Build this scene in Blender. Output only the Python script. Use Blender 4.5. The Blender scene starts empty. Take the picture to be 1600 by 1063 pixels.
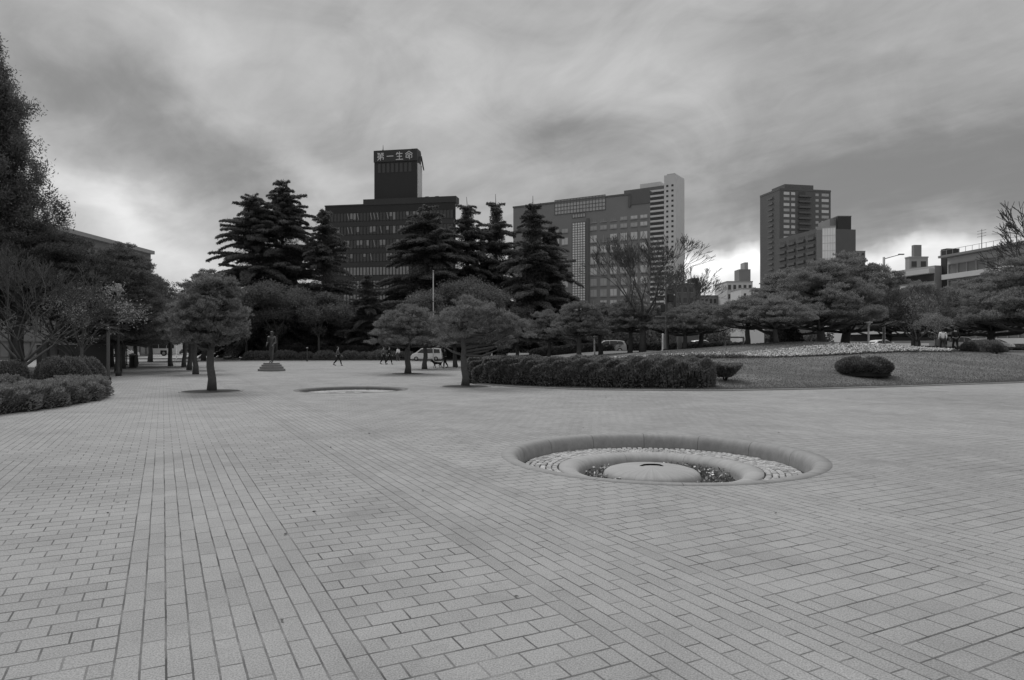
import bpy, math, random
import numpy as np
from mathutils import Vector, Matrix, Euler
R = math.radians
D = bpy.data
scn = bpy.context.scene
col = scn.collection

# ------------------------------------------------------------------ camera
F, HP, HC = 1067.0, 541.0, 1.75            # focal length in photo pixels, horizon row, eye height
cd = D.cameras.new('camera'); cam = D.objects.new('camera', cd); col.objects.link(cam)
cd.sensor_width = 36; cd.lens = 36 * F / 1600; cd.shift_y = (HP - 531.5) / 1600
cd.clip_start = 0.1; cd.clip_end = 6000
cam.location = (0, 0, HC); cam.rotation_euler = (R(90), 0, 0)
scn.camera = cam
scn.view_settings.view_transform = 'Standard'; scn.view_settings.look = 'None'
scn.view_settings.exposure = 0; scn.view_settings.gamma = 1
# ------------------------------------------------------------------ sun and sky
SUN_EL, SUN_AZ = 50, -28                    # overcast: high, ahead and to the left of the camera
sd = D.lights.new('sun', 'SUN'); sun = D.objects.new('sun', sd); col.objects.link(sun)
sd.energy = 1.5; sd.angle = R(30); sd.color = (1, 1, 1)
sun.rotation_euler = (R(90 - SUN_EL), 0, R(180 - SUN_AZ))
w = D.worlds.new('World'); scn.world = w; w.use_nodes = True
NT = w.node_tree; NT.nodes.clear()

class G:
    """tiny node graph helper"""
    def __init__(s, nt): s.nt = nt
    def n(s, t, **k):
        nd = s.nt.nodes.new(t)
        for a, b in k.items(): setattr(nd, a, b)
        return nd
    def lk(s, a, b): s.nt.links.new(a, b)
    def put(s, v, sock):
        if isinstance(v, bpy.types.NodeSocket): s.lk(v, sock)
        else: sock.default_value = v
    def m(s, op, a, b=None, c=None, clamp=False):
        nd = s.n('ShaderNodeMath', operation=op, use_clamp=clamp)
        s.put(a, nd.inputs[0])
        if b is not None: s.put(b, nd.inputs[1])
        if c is not None: s.put(c, nd.inputs[2])
        return nd.outputs[0]
    def noise(s, vec, scale, detail=4, rough=.5, dist=0):
        nd = s.n('ShaderNodeTexNoise')
        if vec is not None: s.lk(vec, nd.inputs['Vector'])
        nd.inputs['Scale'].default_value = scale; nd.inputs['Detail'].default_value = detail
        nd.inputs['Roughness'].default_value = rough; nd.inputs['Distortion'].default_value = dist
        return nd.outputs['Fac']
    def xyz(s, x, y, z):
        nd = s.n('ShaderNodeCombineXYZ')
        s.put(x, nd.inputs[0]); s.put(y, nd.inputs[1]); s.put(z, nd.inputs[2]); return nd.outputs[0]
    def sep(s, v):
        nd = s.n('ShaderNodeSeparateXYZ'); s.lk(v, nd.inputs[0]); return nd.outputs

g = G(NT)
tc = g.n('ShaderNodeTexCoord')
dx, dy, dz = g.sep(tc.outputs['Generated'])
az = g.m('ARCTAN2', dx, dy)                          # radians, 0 = north (+Y)
el = g.m('ARCSINE', dz)
# cloud sheet seen in perspective: a flat layer overhead
zz = g.m('ADD', g.m('MAXIMUM', dz, 0.0), 0.16)
cx = g.m('DIVIDE', dx, zz); cy = g.m('DIVIDE', dy, zz)
ca, sa = math.cos(R(38)), math.sin(R(38))
rx = g.m('ADD', g.m('MULTIPLY', cx, ca), g.m('MULTIPLY', cy, sa))
ry = g.m('SUBTRACT', g.m('MULTIPLY', cy, ca), g.m('MULTIPLY', cx, sa))
cvec = g.xyz(g.m('MULTIPLY', rx, 0.9), g.m('MULTIPLY', ry, 0.5), 0.0)
n1 = g.noise(cvec, 1.1, 7, .52, .5)
n2 = g.noise(cvec, 3.2, 5, .5, .3)
n3 = g.noise(g.xyz(g.m('MULTIPLY', az, 3.0), g.m('MULTIPLY', el, 7.0), 3.1), 1.6, 6, .5, .4)
wx = g.m('ADD', az, g.m('MULTIPLY', g.m('SUBTRACT', n3, .5), .25))
wy = g.m('ADD', el, g.m('MULTIPLY', g.m('SUBTRACT', g.noise(g.xyz(az, el, 9.0), 5.0, 5, .55), .5), .16))
n5 = g.noise(g.xyz(g.m('MULTIPLY', az, 4.0), g.m('MULTIPLY', el, 6.5), 7.7), 1.5, 8, .58, .9)
val = g.m('ADD', .285, g.m('MULTIPLY', g.m('SUBTRACT', n1, .5), .19))
val = g.m('ADD', val, g.m('MULTIPLY', g.m('SUBTRACT', n5, .5), .21))
val = g.m('ADD', val, g.m('MULTIPLY', g.m('SUBTRACT', n2, .5), .15))
n4 = g.noise(g.xyz(g.m('MULTIPLY', rx, 2.2), g.m('MULTIPLY', ry, .9), 4.0), 5.0, 6, .6, .6)
val = g.m('ADD', val, g.m('MULTIPLY', g.m('SUBTRACT', n4, .5), .09))
def blob(px, py, sx, sy, rot, amp):
    global val
    a0 = math.atan((px - 800) / F); e0 = math.atan((HP - py) / F * math.cos(a0))
    sx /= F; sy /= F; c, s_ = math.cos(R(rot)), math.sin(R(rot))
    ux = g.m('SUBTRACT', wx, a0); uy = g.m('SUBTRACT', wy, e0)
    a = g.m('ADD', g.m('MULTIPLY', ux, c / sx), g.m('MULTIPLY', uy, s_ / sx))
    b = g.m('SUBTRACT', g.m('MULTIPLY', uy, c / sy), g.m('MULTIPLY', ux, s_ / sy))
    r2 = g.m('ADD', g.m('MULTIPLY', a, a), g.m('MULTIPLY', b, b))
    val = g.m('ADD', val, g.m('MULTIPLY', g.m('EXPONENT', g.m('MULTIPLY', r2, -1.0)), amp))
BLOBS = [(1120, 405, 110, 36, 0, .26), (1430, 385, 190, 16, 6, .10), (225, 385, 150, 60, -20, .17),
         (150, 318, 110, 30, -28, .17), (480, 285, 90, 40, -20, .16), (690, 140, 190, 90, 0, .07),
         (1010, 110, 120, 90, 0, .06), (300, 60, 120, 70, -20, .06),
         (270, 235, 240, 55, -22, -.12), (1340, 300, 330, 66, 2, -.125), (60, 160, 120, 90, -30, -.03),
         (1300, 110, 140, 70, 0, -.03), (1560, 200, 120, 120, 0, -.06), (870, 205, 120, 30, 0, -.07), (640, 210, 300, 50, -8, -.03)]
for b in BLOBS: blob(*b)
# a clear bright strip under the hard lower edge of the cloud deck, to the right
edge = g.m('ADD', .148, g.m('MULTIPLY', g.m('SUBTRACT', az, .3), -.06))
strip = g.m('MULTIPLY', g.m('SUBTRACT', edge, wy), 45.0, clamp=True)
strip = g.m('MULTIPLY', strip, g.m('MULTIPLY', g.m('SUBTRACT', wx, .20), 12.0, clamp=True))
strip = g.m('MULTIPLY', strip, g.m('ADD', .45, g.m('MULTIPLY', wy, 4.2)))
val = g.m('ADD', val, g.m('MULTIPLY', strip, .36))
# the cloud deck is brighter overhead than at the horizon
up = g.m('MULTIPLY', g.m('SMOOTH_MIN', g.m('MAXIMUM', g.m('SUBTRACT', el, .62), 0.0), .5, .1), 1.1)
val = g.m('SMOOTH_MAX', g.m('ADD', val, up), .15, .06)
sky = g.n('ShaderNodeTexSky', sky_type='NISHITA'); sky.sun_disc = False
sky.sun_elevation = R(SUN_EL); sky.sun_rotation = R(SUN_AZ)
bw = g.n('ShaderNodeRGBToBW'); g.lk(sky.outputs[0], bw.inputs[0])
b1 = g.n('ShaderNodeBackground'); g.lk(bw.outputs[0], b1.inputs[0]); b1.inputs[1].default_value = .012
b2 = g.n('ShaderNodeBackground'); g.lk(val, b2.inputs[0]); b2.inputs[1].default_value = 1.27
ad = g.n('ShaderNodeAddShader'); g.lk(b1.outputs[0], ad.inputs[0]); g.lk(b2.outputs[0], ad.inputs[1])
ow = g.n('ShaderNodeOutputWorld'); g.lk(ad.outputs[0], ow.inputs[0])

# ------------------------------------------------------------------ helpers
rnd = random.Random(7)
def X_(px, Y): return (px - 800) / F * Y
def Z_(py, Y): return HC - (py - HP) / F * Y

def material(name, base=.3, rough=.8, var=0., vscale=3., island=0., metal=0., spec=.3, bump=0., bscale=40., detail=4, fine=0., fscale=30., trans=0.):
    m = D.materials.new(name); m.use_nodes = True
    gg = G(m.node_tree); p = m.node_tree.nodes['Principled BSDF']
    p.inputs['Roughness'].default_value = rough; p.inputs['Metallic'].default_value = metal
    p.inputs['Specular IOR Level'].default_value = spec
    tcn = gg.n('ShaderNodeTexCoord')
    v = gg.m('MULTIPLY', base, 1.0)
    if var: v = gg.m('MULTIPLY', v, gg.m('ADD', 1 - var, gg.m('MULTIPLY', gg.noise(tcn.outputs['Object'], vscale, detail, .6), 2 * var)))
    if fine: v = gg.m('MULTIPLY', v, gg.m('ADD', 1 - fine, gg.m('MULTIPLY', gg.noise(tcn.outputs['Object'], fscale, 2, .6), 2 * fine)))
    if island:
        ge = gg.n('ShaderNodeNewGeometry')
        v = gg.m('MULTIPLY', v, gg.m('ADD', 1 - island, gg.m('MULTIPLY', ge.outputs['Random Per Island'], 2 * island)))
    cc = gg.xyz(v, v, v); gg.lk(cc, p.inputs['Base Color'])
    if trans:
        tl = gg.n('ShaderNodeBsdfTranslucent'); gg.lk(cc, tl.inputs[0]); mx = gg.n('ShaderNodeMixShader'); mx.inputs[0].default_value = trans
        gg.lk(p.outputs[0], mx.inputs[1]); gg.lk(tl.outputs[0], mx.inputs[2]); out = [n_ for n_ in m.node_tree.nodes if n_.type == 'OUTPUT_MATERIAL'][0]; gg.lk(mx.outputs[0], out.inputs[0])
    if bump:
        bn = gg.n('ShaderNodeBump'); bn.inputs['Strength'].default_value = bump; bn.inputs['Distance'].default_value = .02
        gg.lk(gg.noise(tcn.outputs['Object'], bscale, 5, .6), bn.inputs['Height']); gg.lk(bn.outputs[0], p.inputs['Normal'])
    return m
M = dict(
    cedar=material('cedar_needles', .15, .8, .35, .5, .45, trans=.4), pine=material('pine_needles', .22, .8, .35, .9, .4, trans=.4),
    pinedark=material('dark_pine_needles', .26, .8, .35, .8, .4, trans=.4),
    leaf=material('leaves', .15, .7, .35, .6, .5, trans=.4), leafdark=material('dark_leaves', .085, .7, .4, .6, .5, trans=.4),
    leafpale=material('pale_leaves', .34, .7, .3, .6, .45, trans=.4),
    hedge=material('hedge_leaves', .2, .6, .5, 2.6, .5, trans=.4), hedgetop=material('clipped_hedge_leaves', .22, .7, .35, 1.2, .4, trans=.4),
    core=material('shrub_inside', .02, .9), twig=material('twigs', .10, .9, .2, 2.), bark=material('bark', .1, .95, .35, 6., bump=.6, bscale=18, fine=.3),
    greybark=material('grey_bark', .13, .95, .3, 5., bump=.5, bscale=20), flower=material('white_flowers', .62, .7, .1, 1., .35),
    stone=material('smooth_stone', .37, .75, .13, 1.6, fine=.1, fscale=160, bump=.12, bscale=120),
    stonedark=material('rim_stone', .25, .72, .22, 2.2, fine=.12, fscale=150, bump=.12, bscale=120),
    cobble=material('cobble_stone', .40, .75, .15, 2., .3, bump=.3, bscale=60), soil=material('soil', .045, .95, .4, 8., bump=.8, bscale=30),
    bronze=material('bronze', .1, .45, .4, 4., metal=.6), granite=material('granite', .2, .6, .2, 5., fine=.15),
    concrete=material('concrete', .3, .85, .15, .4), pale=material('pale_render', .6, .8, .12, .3), white=material('white_paint', .75, .5, .05, 1.),
    darkwall=material('dark_cladding', .028, .5, .25, .12), darkpanel=material('dark_spandrel', .045, .45, .2, .3),
    midwall=material('brick_tile_cladding', .235, .7, .12, .15), midwall2=material('grey_tile_cladding', .14, .7, .15, .2),
    towerwall=material('dark_brown_tile', .125, .7, .12, .2),
    pineshade=material('deep_pine_needles', .15, .8, .35, .8, .4, trans=.4),
    lampcap=material('lamp_cap_metal', .13, .5, .1, 3.),
    glass=material('window_glass', .04, .08, spec=.6), glassgrey=material('curtain_glass', .24, .15, .3, .25, spec=.7),
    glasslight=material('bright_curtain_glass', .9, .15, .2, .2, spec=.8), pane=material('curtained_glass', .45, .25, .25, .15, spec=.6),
    blind=material('blind_and_glint', .27, .7, .3, 1.), metal=material('painted_metal', .35, .4, .1, 3.), darkmetal=material('dark_metal', .04, .45, .1, 3.),  # blind also colours the reflections painted in the office panes
    rubber=material('tyre_rubber', .03, .8), carwhite=material('white_car_paint', .72, .25, spec=.5), carsilver=material('silver_car_paint', .4, .25, spec=.5),
    cardark=material('dark_car_paint', .05, .2, spec=.5), lamp=material('lamp_lens', .6, .2), skin=material('skin', .35, .5),
    black=material('black_cloth', .02, .9), grey=material('grey_cloth', .12, .9), pantsgrey=material('dark_grey_cloth', .05, .9), whitecloth=material('white_cloth', .85, .9), hair=material('hair', .02, .6),
    asphalt=material('asphalt', .34, .9, .2, .3, fine=.15), paint=material('road_paint', .65, .8, .2, 2.), gravel=material('gravel_ground', .2, .95, .3, .4, fine=.3),
)

def link(o, parent=None):
    col.objects.link(o)
    if parent is not None: o.parent = parent
    return o
def tag(o, label=None, cat=None, group=None, kind=None):
    if label: o['label'] = label
    if cat: o['category'] = cat
    if group: o['group'] = group
    if kind: o['kind'] = kind
    return o
def thing(name, label, cat, loc=(0, 0, 0), rz=0., group=None):
    o = D.objects.new(name, None); o.location = loc; o.rotation_euler = (0, 0, rz); o.empty_display_size = .3
    link(o); return tag(o, label, cat, group)
def copy_tree(o, parent=None):
    c = o.copy(); link(c, parent)
    for ch in list(o.children): copy_tree(ch, c)
    return c

class MB:
    """collects pieces and builds ONE mesh object"""
    def __init__(s): s.v = []; s.f = []; s.n = 0; s.smooth = []
    def add(s, vs, fs, smooth=False):
        s.v.extend([tuple(p) for p in vs]); s.f.extend([tuple(i + s.n for i in f) for f in fs]); s.n += len(vs); s.smooth.extend([smooth] * len(fs))
    def box(s, x0, x1, y0, y1, z0, z1):
        s.add([(x0, y0, z0), (x1, y0, z0), (x1, y1, z0), (x0, y1, z0), (x0, y0, z1), (x1, y0, z1), (x1, y1, z1), (x0, y1, z1)],
              [(3, 2, 1, 0), (4, 5, 6, 7), (0, 1, 5, 4), (1, 2, 6, 5), (2, 3, 7, 6), (3, 0, 4, 7)])
    def bar(s, p, q, t, d=None):
        """square bar between two points"""
        s.tube([p, q], [t / 2, t / 2], 4)
    def tube(s, pts, rad, k=8, cap=True, smooth=True):
        P = [Vector(p) for p in pts]; n = len(P); vs = []
        up = None
        for i in range(n):
            t = (P[min(i + 1, n - 1)] - P[max(i - 1, 0)])
            t = t.normalized() if t.length > 1e-9 else Vector((0, 0, 1))
            if up is None: up = t.orthogonal().normalized()
            up = (up - t * up.dot(t)); up = up.normalized() if up.length > 1e-6 else t.orthogonal().normalized()
            b = t.cross(up)
            for j in range(k):
                a = 2 * math.pi * j / k
                vs.append(P[i] + (up * math.cos(a) + b * math.sin(a)) * rad[i])
        fs = [(i * k + j, i * k + (j + 1) % k, (i + 1) * k + (j + 1) % k, (i + 1) * k + j) for i in range(n - 1) for j in range(k)]
        if cap: fs += [tuple(range(k))[::-1], tuple(range((n - 1) * k, n * k))]
        s.add(vs, fs, smooth)
    def lathe(s, prof, k=24, c=(0, 0, 0), close=False, smooth=True, sx=1., sy=1.):
        vs = []; n = len(prof)
        for r, z in prof:
            for j in range(k):
                a = 2 * math.pi * j / k; vs.append((c[0] + r * sx * math.cos(a), c[1] + r * sy * math.sin(a), c[2] + z))
        fs = [(i * k + j, i * k + (j + 1) % k, (i + 1) * k + (j + 1) % k, (i + 1) * k + j) for i in range(n - 1) for j in range(k)]
        if close: fs += [tuple(range(k))[::-1], tuple(range((n - 1) * k, n * k))]
        s.add(vs, fs, smooth)
    def prism(s, outline, y0, y1):
        """outline in (x,z), extruded along y"""
        k = len(outline); vs = [(x, y0, z) for x, z in outline] + [(x, y1, z) for x, z in outline]
        s.add(vs, [tuple(range(k)), tuple(range(2 * k - 1, k - 1, -1))] + [(j, j + k, (j + 1) % k + k, (j + 1) % k) for j in range(k)])
    def build(s, name, mat, parent=None, bevel=0.):
        me = D.meshes.new(name); me.from_pydata(s.v, [], s.f); me.materials.append(mat)
        me.polygons.foreach_set('use_smooth', s.smooth); me.update()
        o = link(D.objects.new(name, me), parent)
        if bevel:
            b = o.modifiers.new('bevel', 'BEVEL'); b.width = bevel; b.segments = 2; b.limit_method = 'ANGLE'
        return o

def quad_mesh(name, verts, mat):
    """verts: (N,4,3) array of separate quads"""
    n = len(verts); me = D.meshes.new(name)
    me.vertices.add(4 * n); me.vertices.foreach_set('co', np.ascontiguousarray(verts, dtype=np.float32).reshape(-1))
    me.loops.add(4 * n); me.loops.foreach_set('vertex_index', np.arange(4 * n, dtype=np.int32))
    me.polygons.add(n); me.polygons.foreach_set('loop_start', np.arange(0, 4 * n, 4, dtype=np.int32))
    me.materials.append(mat); me.update(calc_edges=True); return me
def leaves(rs, c, length, width, d=None, tilt=1.0, jit=.35):
    """diamond leaves at centres c; d = preferred direction array or None; tilt 0 = lie flat"""
    n = len(c)
    if d is None:
        d = rs.normal(size=(n, 3)); d[:, 2] *= tilt
    else: d = d + rs.normal(size=(n, 3)) * .45
    d /= np.linalg.norm(d, axis=1)[:, None] + 1e-9
    q = rs.normal(size=(n, 3))
    if tilt < 1: q[:, 2] = q[:, 2] * tilt
    s = np.cross(d, np.cross(q, d)); s /= np.linalg.norm(s, axis=1)[:, None] + 1e-9
    L = length * (1 + jit * rs.uniform(-1, 1, (n, 1))) / 2; W = width * (1 + jit * rs.uniform(-1, 1, (n, 1))) / 2
    k = d * L; s = s * W
    return np.stack([c - k, c + s - k * .1, c + k, c - s - k * .1], axis=1)

# ------------------------------------------------------------------ terrain height of the lawn
YB = [(-3.2, 45), (-2.6, 36), (-2.0, 32.4), (0, 29.2), (3, 27.2), (7.75, 26.6), (12, 27.6), (17, 29.5), (24.5, 32.7), (35, 38), (60, 52), (110, 80)]
def yb(x):
    if x <= YB[0][0]: return YB[0][1]
    for (a, b), (c, d) in zip(YB, YB[1:]):
        if x <= c: return b + (d - b) * (x - a) / (c - a)
    return YB[-1][1]
def ss(t): t = max(0., min(1., t)); return t * t * (3 - 2 * t)
def hgt(x, y):
    """ground height; 0 on the plaza, the lawn rises behind its edge"""
    if x < -3.2: return 0.
    lx = ss((x + 3.2) / 16.)
    bump = .85 * math.exp(-((x - 22.) / (7.5 if x > 22 else 9.)) ** 2 - ((y - 51.) / 8.) ** 2)
    return (1.0 * ss((y - yb(x) - .3) / 9.5) + .18 * ss((y - 38) / 12.)) * (.12 + .88 * lx) * ss((x + 3.2) / 2.) + bump * ss((x + 3.2) / 4)

# ------------------------------------------------------------------ paving material
def paving():
    m = D.materials.new('paving'); m.use_nodes = True; gg = G(m.node_tree); p = m.node_tree.nodes['Principled BSDF']
    tcn = gg.n('ShaderNodeTexCoord'); X, Y, Z = gg.sep(tcn.outputs['Object'])
    th = R(27.08); S = 13.712 / 1.75
    wob = gg.noise(tcn.outputs['Object'], .9, 2)
    wv = gg.m('MULTIPLY', gg.m('SUBTRACT', wob, .5), .1)
    wob2 = gg.m('MULTIPLY', gg.m('SUBTRACT', gg.noise(tcn.outputs['Object'], 9., 2), .5), .04)
    u = gg.m('ADD', gg.m('MULTIPLY', X, -math.sin(th) * S), gg.m('MULTIPLY', Y, math.cos(th) * S)); u = gg.m('ADD', gg.m('SUBTRACT', u, 50.464), wv)
    v = gg.m('ADD', gg.m('MULTIPLY', X, math.cos(th) * S), gg.m('MULTIPLY', Y, math.sin(th) * S)); v = gg.m('ADD', gg.m('ADD', v, 1.866), wv)
    u = gg.m('ADD', u, wob2); v = gg.m('SUBTRACT', v, wob2)
    def brick(x, y, bw_, rh, off=.5):
        b = gg.n('ShaderNodeTexBrick', offset=off, offset_frequency=2, squash=1.0)
        gg.lk(gg.xyz(x, y, 0.0), b.inputs['Vector'])
        for k_, v_ in (('Scale', 1.), ('Mortar Size', .052), ('Mortar Smooth', .3), ('Bias', 0.), ('Brick Width', bw_), ('Row Height', rh)): b.inputs[k_].default_value = v_
        b.inputs['Color1'].default_value = (0, 0, 0, 1); b.inputs['Color2'].default_value = (1, 1, 1, 1); b.inputs['Mortar'].default_value = (.5, .5, .5, 1)
        return b.outputs['Color'], b.outputs['Fac']
    cA, fA = brick(v, u, 2.0, 1.464); cB, fB = brick(u, v, 2.928, 1.0, .43)
    def inside(val_, a, b): return gg.m('MULTIPLY', gg.m('GREATER_THAN', val_, a), gg.m('LESS_THAN', val_, b))
    band = gg.m('MULTIPLY', inside(v, 0, 10), gg.m('LESS_THAN', u, 49.))
    edge = None
    for a, b in ((-22, -11), (20, 32), (44, 56), (68, 80), (92, 104), (116, 128), (-46, -34), (-70, -58)):
        band = gg.m('ADD', band, inside(v, a, b), clamp=True)
    # cross bands of the same bricks far out
    for a, b in ((49, 60), (118, 130), (190, 202), (262, 274), (334, 346)):
        band = gg.m('MULTIPLY', band, gg.m('SUBTRACT', 1., inside(u, a, b)))
    def mixf(a, b):
        return gg.m('ADD', gg.m('MULTIPLY', a, gg.m('SUBTRACT', 1., band)), gg.m('MULTIPLY', b, band))
    rl = gg.m('LESS_THAN', gg.m('ABSOLUTE', gg.m('SUBTRACT', gg.m('FRACT', gg.m('ADD', gg.m('DIVIDE', u, 1.464), 100.5)), .5)), .042)
    fA = gg.m('MAXIMUM', fA, rl)
    fac = mixf(fA, fB)
    sA = gg.n('ShaderNodeRGBToBW'); gg.lk(cA, sA.inputs[0]); sB = gg.n('ShaderNodeRGBToBW'); gg.lk(cB, sB.inputs[0])
    rc = mixf(sA.outputs[0], sB.outputs[0])
    for e in (0, 10, 20, 32, 44, 56):
        ln = gg.m('LESS_THAN', gg.m('ABSOLUTE', gg.m('SUBTRACT', v, float(e))), .045)
        if e in (0, 10): ln = gg.m('MULTIPLY', ln, gg.m('LESS_THAN', u, 49.))
        fac = gg.m('MAXIMUM', fac, ln)
    border = gg.m('MAXIMUM', inside(v, 9, 10), gg.m('MAXIMUM', inside(v, 20, 22), inside(v, 30, 32)))
    o = tcn.outputs['Object']
    big = gg.noise(o, .16, 5, .6); mid = gg.noise(o, .9, 5, .65); fine = gg.noise(o, 95., 3, .75); fin2 = gg.noise(o, 38., 3, .6)
    jw = gg.noise(o, 2.3, 3, .6)                              # joints are worn open in places and filled in others
    base = gg.m('ADD', .306, gg.m('MULTIPLY', gg.m('SUBTRACT', rc, .5), .034))
    base = gg.m('SUBTRACT', base, gg.m('MULTIPLY', border, .018))
    base = gg.m('ADD', base, gg.m('MULTIPLY', gg.m('SUBTRACT', big, .5), .2))
    base = gg.m('ADD', base, gg.m('MULTIPLY', gg.m('SUBTRACT', mid, .5), .17))
    odd = gg.m('GREATER_THAN', rc, .9); base = gg.m('SUBTRACT', base, gg.m('MULTIPLY', odd, .035))
    st = gg.noise(o, .55, 6, .7, .8); st = gg.m('MULTIPLY', gg.m('SUBTRACT', st, .56), 5., clamp=True); base = gg.m('SUBTRACT', base, gg.m('MULTIPLY', st, .055))
    st2 = gg.noise(o, 3.1, 5, .75, .4); st2 = gg.m('MULTIPLY', gg.m('SUBTRACT', st2, .6), 6., clamp=True); base = gg.m('SUBTRACT', base, gg.m('MULTIPLY', st2, .05))
    vo = gg.n('ShaderNodeTexVoronoi'); gg.lk(o, vo.inputs['Vector']); vo.inputs['Scale'].default_value = 2.6; gum = gg.m('LESS_THAN', vo.outputs['Distance'], .035); base = gg.m('SUBTRACT', base, gg.m('MULTIPLY', gum, .07))
    base = gg.m('MULTIPLY', base, gg.m('MAXIMUM', .4, gg.m('ADD', -.1, gg.m('MULTIPLY', fine, 2.2))))
    base = gg.m('MULTIPLY', base, gg.m('ADD', .86, gg.m('MULTIPLY', fin2, .28)))
    js = gg.m('ADD', .68, gg.m('MULTIPLY', gg.m('SUBTRACT', jw, .5), 1.9), clamp=True)
    jf = gg.m('MULTIPLY', fac, js, clamp=True)
    c = gg.m('ADD', gg.m('MULTIPLY', base, gg.m('SUBTRACT', 1., jf)), gg.m('MULTIPLY', .075, jf))
    gg.lk(gg.xyz(c, c, c), p.inputs['Base Color']); p.inputs['Roughness'].default_value = .85; p.inputs['Specular IOR Level'].default_value = .12
    bn = gg.n('ShaderNodeBump'); bn.inputs['Strength'].default_value = .55; bn.inputs['Distance'].default_value = .006
    hh = gg.m('ADD', gg.m('SUBTRACT', 1., fac), gg.m('MULTIPLY', fine, .35)); gg.lk(hh, bn.inputs['Height']); gg.lk(bn.outputs[0], p.inputs['Normal'])
    return m
M['paving'] = paving()

# ------------------------------------------------------------------ ground sheets
B1 = (2.38, 11.10, 2.56); B2 = (-6.45, 27.5, 2.25)
def plaza():
    mb = MB(); x0, x1, y0, y1 = -70., 90., -12., 87.
    xs = [x0, B2[0] - 4, B2[0] + 4, x1]
    def rect(a, b, c, d): mb.add([(a, c, 0), (b, c, 0), (b, d, 0), (a, d, 0)], [(0, 1, 2, 3)])
    def holed(cx, cy, r, a, b, c, d):
        k = 128; cs = [(cx + r * math.cos(2 * math.pi * j / k), cy + r * math.sin(2 * math.pi * j / k), 0) for j in range(k)]
        os_ = []
        for j in range(k):
            t = 2 * math.pi * j / k; ux, uy = math.cos(t), math.sin(t)
            s = min(((b - cx) / ux) if ux > 1e-9 else ((a - cx) / ux if ux < -1e-9 else 1e9), ((d - cy) / uy) if uy > 1e-9 else ((c - cy) / uy if uy < -1e-9 else 1e9))
            os_.append([cx + ux * s, cy + uy * s, 0])
        for X in (a, b):
            for Yc in (c, d):
                j = min(range(k), key=lambda q: (os_[q][0] - X) ** 2 + (os_[q][1] - Yc) ** 2); os_[j] = [X, Yc, 0]
        mb.add(cs + os_, [(j, j + k, (j + 1) % k + k, (j + 1) % k) for j in range(k)])
    holed(*B1, -2, 7, 6, 16); rect(x0, -2, y0, 16); rect(7, x1, y0, 16); rect(-2, 7, y0, 6)
    rect(x0, -11, 16, 87); rect(-11, -2, 16, 22); holed(*B2, -11, -2, 22, 33); rect(-11, -2, 33, 87); rect(-2, x1, 16, 87)
    tag(mb.build('plaza', M['paving']), kind='structure')
plaza()
mb = MB(); mb.add([(-3000, -400, -.06), (3000, -400, -.06), (3000, 4500, -.06), (-3000, 4500, -.06)], [(0, 1, 2, 3)])
# the big sheet would show through the basins, so it starts beyond the plaza
mb = MB(); Z0 = -.012
for a, b, c, d in ((-3000, 3000, -400, -12), (-3000, -70, -12, 87), (90, 3000, -12, 87), (-3000, 3000, 87, 4500)):
    mb.add([(a, c, Z0), (b, c, Z0), (b, d, Z0), (a, d, Z0)], [(0, 1, 2, 3)])
tag(mb.build('ground', M['gravel']), kind='structure')
mb = MB(); mb.add([(-200, 92, .004), (20, 92, .004), (20, 135, .004), (-200, 135, .004)], [(0, 1, 2, 3)]); tag(mb.build('road', M['asphalt']), kind='structure')
mb = MB(); mb.box(-200, 14, 91.6, 92, -.01, .14); tag(mb.build('kerb', M['concrete'], bevel=.02), kind='structure')
mb = MB()
for k in range(12): mb.add([(-110 + k * 9, 112, .009), (-105 + k * 9, 112, .009), (-105 + k * 9, 112.3, .009), (-110 + k * 9, 112.3, .009)], [(0, 1, 2, 3)])
mb.add([(-110, 94, .009), (-10, 94, .009), (-10, 94.3, .009), (-110, 94.3, .009)], [(0, 1, 2, 3)])
tag(mb.build('road_markings', M['paint']), kind='structure')

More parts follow.
